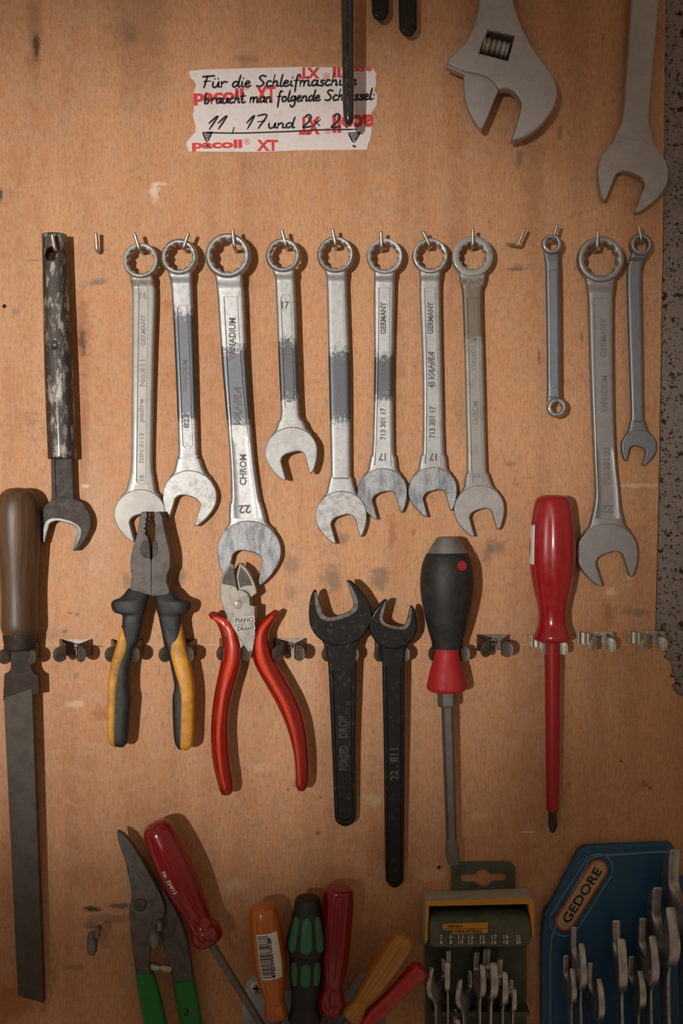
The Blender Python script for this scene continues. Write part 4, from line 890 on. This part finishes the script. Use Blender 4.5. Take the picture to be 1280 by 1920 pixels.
slab(mb, [(836, 1572, 855.5, 1572, 9), (834.5, 1592, 860, 1591, 7), (836, 1606, 862, 1606, 4.5), (839, 1617, 861, 1617, 3), (841, 1622, 859, 1622, 2)], dep, n=3.5, roundends=False); mb.build('shaft', 'shaft', root, 20)
mb = MB(); oc = [(862+9.5*math.cos(math.pi*(i+.5)/4), 1059+9.5*math.sin(math.pi*(i+.5)/4)) for i in range(8)]
vs, fs = plate_raw([oc], 1.0, 0.3, 1)
def on_handle(x, y, z): q = max(0, 1-((x-838)/48.5)**2); return conv(x, y, 48.5*0.92*math.sqrt(q)+z, dep)
mb.add([on_handle(*v) for v in vs], fs); em = mb.build('emblem', 'softred', hd, flat=True)

dep = lin(928, 54, 1560, 30)
root = thing('screwdriver', 'long all-red insulated screwdriver with a black cross tip', 'screwdriver', W(1035, 1203, 48))
hp = [(0, 14), (1.5, 22), (6, 29), (14, 33), (40, 37.5), (80, 41.5), (110, 42.5), (140, 40.5), (175, 35), (205, 28), (225, 26), (242, 27), (255, 31), (263, 34), (269, 34), (274, 30), (276, 22)]
mb = MB(); lathe(mb, (1035.5, 928), (1035, 1204), hp, dep, flutes=8, amp=0.05, seg=64, famp=lambda t: max(0, min(1, (t-20)/30))*max(0, min(1, (200-t)/30))); hd = mb.build('handle', 'redhandle', root, 60)
mb = MB(); lathe(mb, (1035, 1200), (1035.8, 1522), [(0, 15.2), (60, 14.2), (250, 12.6), (300, 12), (318, 11.4), (321, 9)], dep, seg=32, sub=4); mb.build('insulated_shaft', 'redshaft', root, 50)
mb = MB(); lathe(mb, (1035.8, 1519), (1036, 1561), [(0, 8.6), (26, 8.2), (34, 6.5), (41, 3.5), (42, 1)], dep, flutes=4, amp=0.22, seg=48, famp=lambda t: max(0, min(1, (t-18)/8))); mb.build('cross_tip', 'blackrod', root, 40)
vs = []; fs = []; nA, nB = 6, 14
for i in range(nB+1):
    y = 984+i*74/nB
    r = 39+3.5*math.sin((y-960)/120*1.9)+1.0
    for j in range(nA+1):
        th = math.radians(152+j*52/nA); vs.append(conv(1035.5+r*math.cos(th), y, r*math.sin(th), dep))
for i in range(nB):
    for j in range(nA): a = i*(nA+1)+j; fs.append((a, a+1, a+nA+2, a+nA+1))
mb = MB(); mb.add(vs, fs); lo = mb.build('label_sticker', 'whitelabel', hd, 60); sm = lo.modifiers.new('thickness', 'SOLIDIFY'); sm.thickness = 0.6*S

# ---------------- lower left group ----------------
def small_hook(px, py, label, d=38):
    a = W(px+7, py-22, d*0.35); root = thing('wall_hook', label, 'hook', (a.x, 0, a.z), 'bent tool hooks in the bottom row')
    mb = MB(); tube(mb, [Vector((a.x, .002, a.z)), a, W(px+7, py-24, d), W(px+6, py-8, d+5)], 5.0*S, 12, 5)
    tube(mb, [W(px-2, py-12, d*0.6), W(px-3, py, d*0.95), W(px-3, py+16, d+5), W(px-4, py+22, d+7)], [9.5*S, 10*S, 9.5*S, 7*S], 14, 4)
    tube(mb, [W(px-3, py-8, d*0.7), W(px+7, py-12, d*.9)], 6*S, 12, 2)
    mb.build('hook_body', 'shaft', root, 40)
small_hook(176, 1765, 'short empty metal hook left of the green-handled snips')
dep = const(34)
root = thing('tin_snips', 'grey steel tin snips with green handles leaning on the bottom left', 'snips', W(266, 1692, 34))
FL = [(221.5, 1556, 1), (226, 1556), (241, 1568), (265, 1603), (292, 1651), (303, 1672), (310, 1690), (311, 1708), (305, 1722), (291, 1738), (286, 1758), (284, 1780), (282, 1809), (288, 1828, 1), (258, 1828, 1), (252.7, 1792), (246, 1734), (244, 1706), (246, 1690), (249, 1672), (242, 1634), (235.5, 1606), (225, 1576)]
BR = [(250, 1600, 1), (270, 1610, 1), (295, 1654), (309, 1672), (324, 1696), (338, 1722), (350.6, 1761), (359, 1809), (363, 1844, 1), (326, 1850, 1), (318, 1812), (306, 1778), (300, 1752), (297, 1735, 1), (270, 1700, 1)]
mb = MB(); plate(mb, [outline(BR, 4)], 8, 3.2, dep, dz=-5, res=3); mb.build('lower_blade', 'plier_steel', root, 30)
mb = MB(); plate(mb, [outline(FL, 4)], 8, 2.4, dep, dz=6, res=3); fb = mb.build('upper_blade', 'plier_steel', root, 30)
mb = MB(); disc(mb, 265, 1691.5, 12, 3.4, dep, 13.6, dome=2.0); mb.build('pivot_bolt', 'dark_iron', fb, 50)
mb = MB(); slab(mb, [(231, 1578, 233, 1577, 1.2), (238, 1600, 240.5, 1599, 1.2), (255, 1634, 257.5, 1633, 1.2), (271, 1666, 273.5, 1665, 1.2), (281, 1690, 283.5, 1689, 1.2), (288, 1722, 290, 1721, 1.0)], dep, dz=14.2, seg=10, sub=3); mb.build('bevel_edge', 'edge_iron', fb, 40)
mb = MB(); lathe(mb, (279, 1811), (322, 1817), [(0, 5), (2, 8), (12, 8.2), (18, 6.5), (21, 5), (24, 6.5), (30, 7.6), (43, 7)], dep, seg=22, sub=2); mb.build('stop_bar', 'clip_light', root, 40)
mb = MB(); slab(mb, [(255, 1824, 290, 1823, 12.5), (256, 1832, 293, 1831, 13), (263, 1875, 304, 1873, 13.5), (272, 1925, 315, 1923, 13.5), (284, 1985, 328, 1985, 13), (290, 2040, 332, 2040, 12)], dep, dz=5, n=2.6); mb.build('green_grip', 'greengrip', root, 60)
mb = MB(); slab(mb, [(323, 1848, 364, 1839, 12.5), (325, 1856, 367, 1848, 13), (332, 1890, 373, 1884, 13.5), (339, 1925, 379, 1922, 13.5), (350, 1985, 390, 1985, 13), (352, 2040, 392, 2040, 12)], dep, dz=-4, n=2.6); gg = mb.build('green_grip', 'greengrip', root, 60)
mb = MB(); text(mb, '2', 351, 1893, 10, 14, -8, dep, 9.8, 0.6); mb.build('moulded_figure', 'ink', gg, flat=True)
small_hook(293, 1752, 'metal hook between the arms of the green-handled snips', 54)

def driver(label, p0, p1, prof, dep, mat, shaft=None, flutes=0, amp=0.0, inlays=None, group='screwdrivers crowded in the bottom rack', famp=None, sq=1.0):
    root = thing('screwdriver', label, 'screwdriver', W(p1[0], p1[1], dep(*p1)), group)
    mb = MB(); lathe(mb, p0, p1, prof, dep, flutes=flutes, amp=amp, seg=44, famp=famp, sq=sq); h = mb.build('handle', mat, root, 60)
    if shaft:
        q0, q1, r0, r1, sm = shaft; L = math.hypot(q1[0]-q0[0], q1[1]-q0[1])
        mb = MB(); lathe(mb, q0, q1, [(0, r0), (L*0.5, (r0+r1)/2), (L, r1)], dep, seg=24, sub=2); mb.build('shaft', sm, root, 50)
    return root, h, (p0, p1, prof, dep)
fin = lambda a, b: (lambda t: max(0, min(1, (t-a)/14))*max(0, min(1, (b-t)/18)))
dA = const(58)
r_, h_, g_ = driver('dark red clear-handled screwdriver leaning against the tin snips', (289, 1541), (396, 1771), [(0, 4), (1, 13), (6, 23), (16, 29), (32, 31.5), (60, 33.5), (100, 34.5), (140, 32), (175, 27), (198, 24), (212, 25), (222, 29), (236, 30), (246, 27), (252, 18), (254, 6)], dA, 'darkred', ((391, 1762), (498, 1935), 8.0, 7.0, 'shaft'), 8, 0.04, famp=fin(30, 190))
mb = MB(); text(mb, 'Nr. 334/13', 323, 1644, 46, 7, -61, dA, 34.6, 0.3); mb.build('printed_number', 'whitelabel', h_, flat=True)
dB = const(62)
r_, h_, g_ = driver('orange clear-handled screwdriver with a white barcode sticker', (491, 1693), (519, 1912), [(0, 5), (1, 14), (6, 22), (16, 26.5), (40, 29.5), (80, 32), (110, 32), (140, 28.5), (165, 23), (182, 19), (192, 19.5), (202, 22), (212, 22), (217, 18), (220, 8)], dB, 'amber', ((519, 1905), (527, 1990), 7, 7, 'shaft'), 0)
def wrap_label(mb, g, t0, t1, a0, a1, lift=0.7, n=16, m=12):
    p0, p1, prof, dep = g; ax = Vector((p1[0]-p0[0], p1[1]-p0[1])).normalized(); pe = Vector((-ax.y, ax.x)); P = catmull(prof, 6)
    def rad(t):
        for a, b in zip(P, P[1:]):
            if a[0] <= t <= b[0] and b[0] > a[0]: return a[1]+(b[1]-a[1])*(t-a[0])/(b[0]-a[0])
        return P[-1][1]
    vs = []
    for k in (lift, lift-0.6):
        for i in range(n+1):
            t = t0+(t1-t0)*i/n; r = rad(t)+k
            for j in range(m+1):
                th = math.radians(a0+(a1-a0)*j/m); c = -math.cos(th)
                vs.append(conv(p0[0]+ax.x*t-pe.x*r*c, p0[1]+ax.y*t-pe.y*r*c, r*math.sin(th), dep))
    q = (n+1)*(m+1); fs = []
    for i in range(n):
        for j in range(m): a = i*(m+1)+j; fs.append((a, a+1, a+m+2, a+m+1)); fs.append((q+a, q+a+m+1, q+a+m+2, q+a+1))
    for i in range(n): a = i*(m+1); fs.append((a, a+m+1, q+a+m+1, q+a)); a += m; fs.append((a, q+a, q+a+m+1, a+m+1))
    for j in range(m): a = j; fs.append((a, q+a, q+a+1, a+1)); a = n*(m+1)+j; fs.append((a, a+1, q+a+1, q+a))
    mb.add(vs, fs)
mb = MB(); wrap_label(mb, g_, 48, 133, 62, 138); ls = mb.build('barcode_sticker', 'whitelabel', h_, 60)
mb = MB(); t = 51; rb = random.Random(5)
while t < 130:
    w_ = rb.choice((0.9, 0.9, 1.7, 2.4)); wrap_label(mb, g_, t, t+w_, 66, 103, 0.95, 1, 8); t += w_+rb.choice((1.0, 1.5, 2.2))
mb.build('barcode_lines', 'ink', ls, flat=True)
mb = MB(); text(mb, '4125300010120', 511, 1784, 74, 6.5, 97.5, dB, 31.6, 0.8); mb.build('barcode_digits', 'ink', ls, flat=True)
dC = const(60)
gp = [(0, 6), (1, 14), (4, 21), (12, 24.5), (24, 26), (50, 31), (78, 37), (92, 38.5), (104, 36), (114, 31.5), (130, 31), (150, 30.5), (175, 27.5), (195, 26), (212, 27.5), (224, 31), (234, 31), (240, 24)]
r_, h_, g_ = driver('black screwdriver with green grip pads between orange and red handles', (577, 1679), (571, 1918), gp, dC, 'rubber', ((571, 1910), (571, 1990), 7, 7, 'shaft'), 6, 0.05, famp=fin(20, 180))
for (a0, a1) in ((72, 108), (118, 150), (30, 62)):
    for (t0, t1) in ((31, 98), (116, 162)):
        mb = MB(); p0, p1, prof, dep_ = g_
        P = catmull(prof, 6)
        def rad(t):
            for a, b in zip(P, P[1:]):
                if a[0] <= t <= b[0] and b[0] > a[0]: return a[1]+(b[1]-a[1])*(t-a[0])/(b[0]-a[0])
        rings = []
        am, ah = (a0+a1)/2, (a1-a0)/2
        for i in range(15):
            u = -1+2*i/14; t = (t0+t1)/2+(t1-t0)/2*u; hwd = ah*max(0.05, (1-abs(u)**5)**0.5); r = rad(t)*1.0
            ring = []
            for (q, k) in ((-1, -1.5), (-0.9, 1.0), (-0.4, 1.9), (0, 2.1), (0.4, 1.9), (0.9, 1.0), (1, -1.5), (0, -2.5)):
                th = math.radians(am+hwd*q); kk = k if abs(u) < 0.97 else min(k, -0.5)
                ring.append(conv(574+(r+kk)*math.cos(th)-(t/239*6-3), 1679+t, (r+kk)*math.sin(th), dC))
            rings.append(ring)
        grid_tube(mb, rings); mb.build('grip_pad', 'greenrub', h_, 60)
dD = const(60)
driver('ruby red fluted screwdriver standing upright in the rack', (635.5, 1663), (619, 1908), [(0, 6), (0.8, 20), (3, 26), (8, 28.5), (30, 28.5), (70, 28), (110, 27.5), (140, 26), (165, 23), (185, 21), (200, 24), (214, 27), (226, 26), (236, 22), (243, 14)], dD, 'darkred', ((619, 1900), (614, 1990), 7, 7, 'shaft'), 6, 0.12, famp=fin(10, 185))
driver('honey-coloured clear-handled screwdriver leaning right above the red one', (764, 1751), (655, 1911), [(0, 4), (1, 12), (5, 19), (14, 24), (26, 25.5), (60, 25.5), (100, 23.5), (135, 19), (158, 16), (172, 19), (182, 21.5), (190, 20), (193, 10)], const(66), 'honey', ((658, 1905), (600, 1990), 7, 7, 'shaft'), 0)
driver('slim bright red screwdriver lying lowest on the right of the rack', (792, 1812), (682, 1922), [(0, 4), (0.8, 10), (4, 16), (12, 18.5), (30, 17.5), (60, 15.5), (100, 15.5), (140, 16.5), (155, 15)], const(62), 'brightred', ((685, 1919), (600, 2000), 6, 6, 'shaft'), 10, 0.04, famp=fin(14, 140))
# sheet-metal rack
root = thing('screwdriver_rack', 'grey sheet-metal rack holding the cluster of screwdrivers at the bottom', 'rack', W(590, 1900, 0))
bp = [(455, 2100, 1), (455, 1866, 1), (461, 1850), (466, 1836), (478, 1827), (492, 1828), (502, 1838), (508, 1852), (520, 1857, 1), (640, 1857, 1), (652, 1855), (660, 1844), (668, 1832), (682, 1824), (700, 1824), (712, 1832), (716, 1850), (718, 1900), (720, 2100, 1)]
mb = MB(); plate(mb, [outline(bp, 4), circ(690, 1844, 8)], 1.6, 0.5, const(0), dz=2); bk = mb.build('back_plate', 'silver', root, 30)
mb = MB(); disc(mb, 481, 1850, 12, 3.5, const(0), 3.6, dome=1.5); sw = mb.build('screw', 'screw', root, 40)
mb = MB(); box(mb, 474, 1848.6, 488, 1851.4, 9.0, 9.8); box(mb, 479.6, 1843, 482.4, 1857, 9.0, 9.8); mb.build('cross_slot', 'dark', sw, flat=True)
hl = []
for cx, r in ((518, 13), (571, 16), (618, 12), (654, 16), (690, 12)): hl.append((cx, r))
def yz_plate():
    mb = MB(); vs = []
    box(mb, 455, 1904, 722, 1908, 2, 36, const(0)); box(mb, 455, 1904, 722, 1908, 90, 96, const(0)); 
    for a, b in zip([455]+[c+r for c, r in hl], [c-r for c, r in hl]+[722]):
        if b > a: box(mb, a, 1904, b, 1908, 36, 90, const(0))
    return mb
yz_plate().build('shelf_plate', 'silver', root, flat=True)
mb = MB(); box(mb, 455, 1904, 722, 2010, 96, 100, const(0)); mb.build('front_plate', 'silver', root, flat=True)

# ---------------- edge-on wrench sets ----------------
def edge_wrench(label, group, px, py, dc, R, T, yaw=0.0, deg=180-14, length=260, mat='edge_chrome', lean=0.0, hw=0.47):
    """double-ended spanner whose plate stands nearly square to the board; px,py = apparent jaw centre at distance dc"""
    c = W(px, py, dc); cy_, sy_ = math.cos(math.radians(yaw)), math.sin(math.radians(yaw))
    U = Vector((sy_, -cy_, 0)); Wd = Vector((cy_, sy_, 0)); V = Vector((math.sin(math.radians(lean)), 0, math.cos(math.radians(lean))))
    root = thing('open_end_wrench', label, 'wrench', tuple(c), group)
    def tr(u, v, w_): return c+U*(u*S)+V*(-v*S)+Wd*(w_*S)
    vs, fs = plate_raw([outline(jaw_pts(0, 0, R, deg, hw, 0.93), 4)], T, T*0.55, 3)
    mb = MB(); mb.add([tr(x, y, z) for x, y, z in vs], fs); mb.build('open_jaw', mat, root, 30)
    mb = MB(); sec = superell(3, 16); rings = []
    for (v, h, t) in catmull([(R*0.25, R*0.70, T*0.55), (R*0.7, R*0.66, T*0.62), (R*1.05, R*0.42, T*0.55), (R*1.5, R*0.33, T*0.5), (length*0.5, R*0.30, T*0.48), (length, R*0.30, T*0.48)], 4):
        rings.append([tr(h*a, v, t*b) for a, b in sec])
    grid_tube(mb, rings); mb.build('shank', mat, root, 40)
    return root
# dark green carded set
root = thing('wrench_holder', 'dark green plastic wrench holder with ochre rim and euro hanging slot', 'wrench holder', W(903, 1700, 0))
tab = [(846, 1700, 1), (845.5, 1624, 1), (850, 1617), (857, 1615, 1), (950, 1614, 1), (959, 1617), (964.5, 1626, 1), (965, 1700, 1)]
slot = [(863, 1638), (869, 1637), (888, 1637), (893, 1631), (902, 1628), (911, 1629), (918, 1635), (924, 1636), (944, 1636), (949, 1643), (945, 1650), (924, 1651), (918, 1656), (910, 1661), (900, 1660), (892, 1655), (886, 1652), (869, 1653), (863, 1647)]
mb = MB(); plate(mb, [outline(tab, 4), outline(slot, 4)], 3, 1, const(0), dz=4); mb.build('hanging_tab', 'greencard', root, 30)
mb = MB(); box(mb, 797, 1680, 985, 2160, 1, 8, const(0)); mb.build('back_plate', 'greencard', root, flat=True)
def frustum(mb, a, b, bev=0):
    vs = [W(x, y, d) for (x, y, d) in a+b]; n = len(a)
    fs = [tuple(range(n))[::-1], tuple(range(n, 2*n))]+[(i, (i+1) % n, (i+1) % n+n, i+n) for i in range(n)]
    mb.add(vs, fs)
# hood: U-shaped shell opening downward, with ochre front edge
mb = MB()
ho_b = [(792, 1671), (984, 1664), (989, 1668), (991, 1760), (983, 1760), (983, 1676), (801, 1680), (799, 1770), (790, 1770)]
ho_f = [(799, 1690), (994, 1684), (1001, 1691), (1002, 1757), (997, 1757), (991, 1695), (804, 1699), (802, 1762), (796, 1765)]
frustum(mb, [(x, y, 1) for x, y in ho_b], [(x, y, 72) for x, y in ho_f]); hood = mb.build('hood', 'dusty', root, 20)
mb = MB(); frustum(mb, [(x, y, 72) for x, y in ho_f], [(x, y, 75) for x, y in ho_f]); mb.build('hood_rim', 'orangeedge', hood, 20)
mb = MB()
A = [(815, 1699, 6), (978, 1697, 6), (984, 1750, 6), (810, 1756, 6)]
Bf = [(809, 1728, 78), (990, 1725, 78), (994, 1733, 80), (994, 1767, 80), (989, 1773, 80), (811, 1776, 80), (806, 1770, 80), (805, 1736, 80)]
A8 = [(816, 1700, 6), (977, 1699, 6), (979, 1702, 6), (982, 1745, 6), (979, 1749, 6), (815, 1752, 6), (812, 1748, 6), (812, 1704, 6)]
M8 = [(812, 1708, 60), (985, 1706, 60), (991, 1712, 62), (992, 1762, 62), (988, 1768, 62), (812, 1771, 62), (807, 1766, 62), (806, 1714, 62)]
frustum(mb, A8, M8); 
n = 8; o_ = len(mb.v)-8
mb.v += [W(*p) for p in Bf]; mb.f = [f for f in mb.f if f != tuple(range(8, 16))]
mb.f += [(8+i, 8+(i+1) % 8, 16+(i+1) % 8, 16+i) for i in range(8)]+[tuple(range(16, 24))]
bx = mb.build('front_box', 'greencard', root, 60)
dz_ = const(80)
mb = MB(); plate(mb, [[(829, 1732), (914, 1729), (914, 1749), (829, 1752)]], 0.8, 0.2, dz_, dz=1.0); st_ = mb.build('brand_sticker', 'orangeedge', bx, flat=True)
mb = MB(); text(mb, 'INDUSTRIAL', 878, 1745.5, 52, 6.5, 1, dz_, 2.0, 0.3); text(mb, 'WERKZEUG', 852, 1736, 28, 4, 1, dz_, 2.0, 0.3); mb.build('sticker_lettering', 'ink', st_, flat=True)
mb = MB(); box(mb, 829, 1739.6, 914, 1740.6, 1.6, 2.1, dz_); box(mb, 829, 1743, 848, 1752, 1.6, 2.1, dz_); mb.build('sticker_stripe', 'greencard', st_, flat=True)
mb = MB()
for x, a, b_ in zip((827, 844.7, 863.4, 882, 903.8, 926, 948, 971), ('7', '9', '11', '13', '15', '17', '19', '22'), ('6', '8', '10', '12', '14', '16', '18', '20')):
    text(mb, a, x, 1756.8, 4.8 if len(a) == 1 else 9, 8, 0, dz_, 0.9, 0.3); text(mb, b_, x, 1766, 4.8 if len(b_) == 1 else 9, 7, 0, dz_, 0.9, 0.3)
mb.build('size_numbers', 'whitelabel', bx, flat=True)
mb = MB(); box(mb, 806, 1880, 986, 1888, 8, 40, const(0)); mb.build('lower_shelf', 'greencard', root, flat=True)
G1 = 'set wrenches in the dark green holder'
for (x, y, dc, R, T, yaw, deg, lab) in ((822, 1838, 44, 36, 5, -38, 172, 'leftmost silver wrench in the dark green holder, turned to show its face'),
    (840, 1822, 50, 34, 5, -8, 166, 'silver wrench with one shining edge, second from left in the green holder'),
    (855, 1925, 46, 28, 4.6, 2, 166, 'low short wrench in the middle left of the green holder'),
    (873, 1858, 44, 34, 5, -34, 172, 'silver wrench turned face-on in the middle of the green holder'),
    (897, 1829, 48, 38, 5.6, 8, 168, 'silver wrench right of the middle of the green holder'),
    (917, 1828, 50, 42, 7.5, 8, 168, 'thickest and tallest silver wrench in the green holder'),
    (940, 1843, 50, 38, 6, 4, 168, 'silver wrench second from right in the green holder'),
    (960, 1868, 46, 26, 5, 2, 168, 'small silver wrench rightmost in the green holder')):
    edge_wrench(lab, G1, x, y, dc, R, T, yaw, deg)

# blue holder
root = thing('wrench_holder', 'blue plastic wrench holder with an orange-rimmed name badge', 'wrench holder', W(1140, 1750, 0))
bl = [(1011, 2160, 1), (1011, 1775, 1), (1012, 1740), (1016, 1712, 1), (1022, 1700), (1075, 1600, 1), (1081, 1589), (1094, 1581, 1), (1160, 1578, 1), (1245, 1575, 1), (1255, 1578), (1260, 1590, 1), (1268, 1640, 1), (1500, 1660, 1), (1500, 2160, 1)]
mb = MB(); plate(mb, [outline(bl, 4)], 9, 5, const(0), dz=9.5, res=3); mb.build('back_plate', 'blueplast', root, 30)
inn = [(1028, 2160, 1), (1028, 1785, 1), (1030, 1745), (1036, 1725), (1090, 1625, 1), (1099, 1606), (1113, 1598, 1), (1238, 1590, 1), (1247, 1594), (1250, 1606, 1), (1258, 1652, 1), (1490, 1670, 1), (1490, 2160, 1)]
def rim(outer, w_):
    P = outline(outer, 4); out = []
    cx = sum(p[0] for p in P)/len(P)
    return P
def band(mb, path, wd, dep, dz, T=1.6):
    P = catmull(path, 5); L = []; R_ = []
    n = len(P)
    rows = []
    for i, p in enumerate(P):
        a = P[max(i-1, 0)]; b = P[min(i+1, n-1)]; dx, dy = b[0]-a[0], b[1]-a[1]; l = math.hypot(dx, dy) or 1
        rows.append((p[0]-dy/l*wd/2, p[1]+dx/l*wd/2, p[0]+dy/l*wd/2, p[1]-dx/l*wd/2, T))
    slab(mb, rows, dep, seg=10, sub=1, dz=dz, n=2.2)
mb = MB(); band(mb, [(1028, 1990), (1028, 1800), (1029, 1768), (1034, 1740), (1060, 1684), (1090, 1628), (1098, 1610), (1112, 1600), (1150, 1597), (1235, 1592), (1246, 1597), (1250, 1612), (1256, 1650)], 5, const(0), 18.5, 2.2); mb.build('moulded_rim', 'bluerim', root, 60)
ax = Vector((1116-1055, 1624-1720)); Lb = ax.length; ax /= Lb; pe = Vector((-ax.y, ax.x))
def capsule(r, n=12):
    out = []
    for k in range(n+1):
        a = math.pi*k/n; out.append((1055-ax.x*r*math.sin(a)+pe.x*r*math.cos(a), 1720-ax.y*r*math.sin(a)+pe.y*r*math.cos(a)))
    for k in range(n+1):
        a = math.pi*k/n; out.append((1116+ax.x*r*math.sin(a)-pe.x*r*math.cos(a), 1624+ax.y*r*math.sin(a)-pe.y*r*math.cos(a)))
    return out
mb = MB(); c28 = capsule(28); band(mb, c28[:]+[c28[0]], 4, const(0), 18.5, 2.2); mb.build('badge_surround', 'bluerim', root, 60)
mb = MB(); plate(mb, [capsule(18)], 1.5, 0.5, const(0), dz=19); bd = mb.build('badge_rim', 'orangeline', root, 30)
mb = MB(); plate(mb, [capsule(14.5)], 0.8, 0.2, const(0), dz=20.4); bf = mb.build('badge_field', 'sand', bd, flat=True)
mb = MB(); text(mb, 'GEDORE', 1086, 1671.5, 116, 17, math.degrees(math.atan2(96, 61)), const(0), 21.5, 0.4); mb.build('badge_lettering', 'ink', bf, flat=True)
G2 = 'set wrenches in the blue holder'
for (x, y, dc, R, T, yaw, lab) in ((1066, 1834, 60, 40, 5.2, 4, 'leftmost silver wrench in the blue holder with a bright edge'),
    (1082, 1795, 72, 52, 6.0, 2, 'silver wrench just below the orange-rimmed badge of the blue holder'),
    (1113, 1858, 69, 48, 6.0, 6, 'low silver wrench in a gap right of the badge of the blue holder'),
    (1160, 1790, 80, 58, 8.5, -6, 'silver wrench with a broad jaw in the middle of the blue holder'),
    (1190, 1841, 65, 44, 6.5, 6, 'short silver wrench in front of the middle of the blue holder'),
    (1212, 1783, 78, 56, 7.5, 2, 'slim silver wrench right of the middle of the blue holder'),
    (1242, 1737, 88, 66, 10, 4, 'tall silver wrench near the right edge of the blue holder'),
    (1277, 1680, 102, 78, 11, 4, 'tallest silver wrench cut off by the right edge of the photo')):
    edge_wrench(lab, G2, x, y+4, dc, R, T, yaw, 168, 330, lean=-2)
mb = MB(); box(mb, 1040, 1985, 1480, 1995, 18, 120, const(0)); mb.build('slotted_shelf', 'blueplast', root, flat=True)
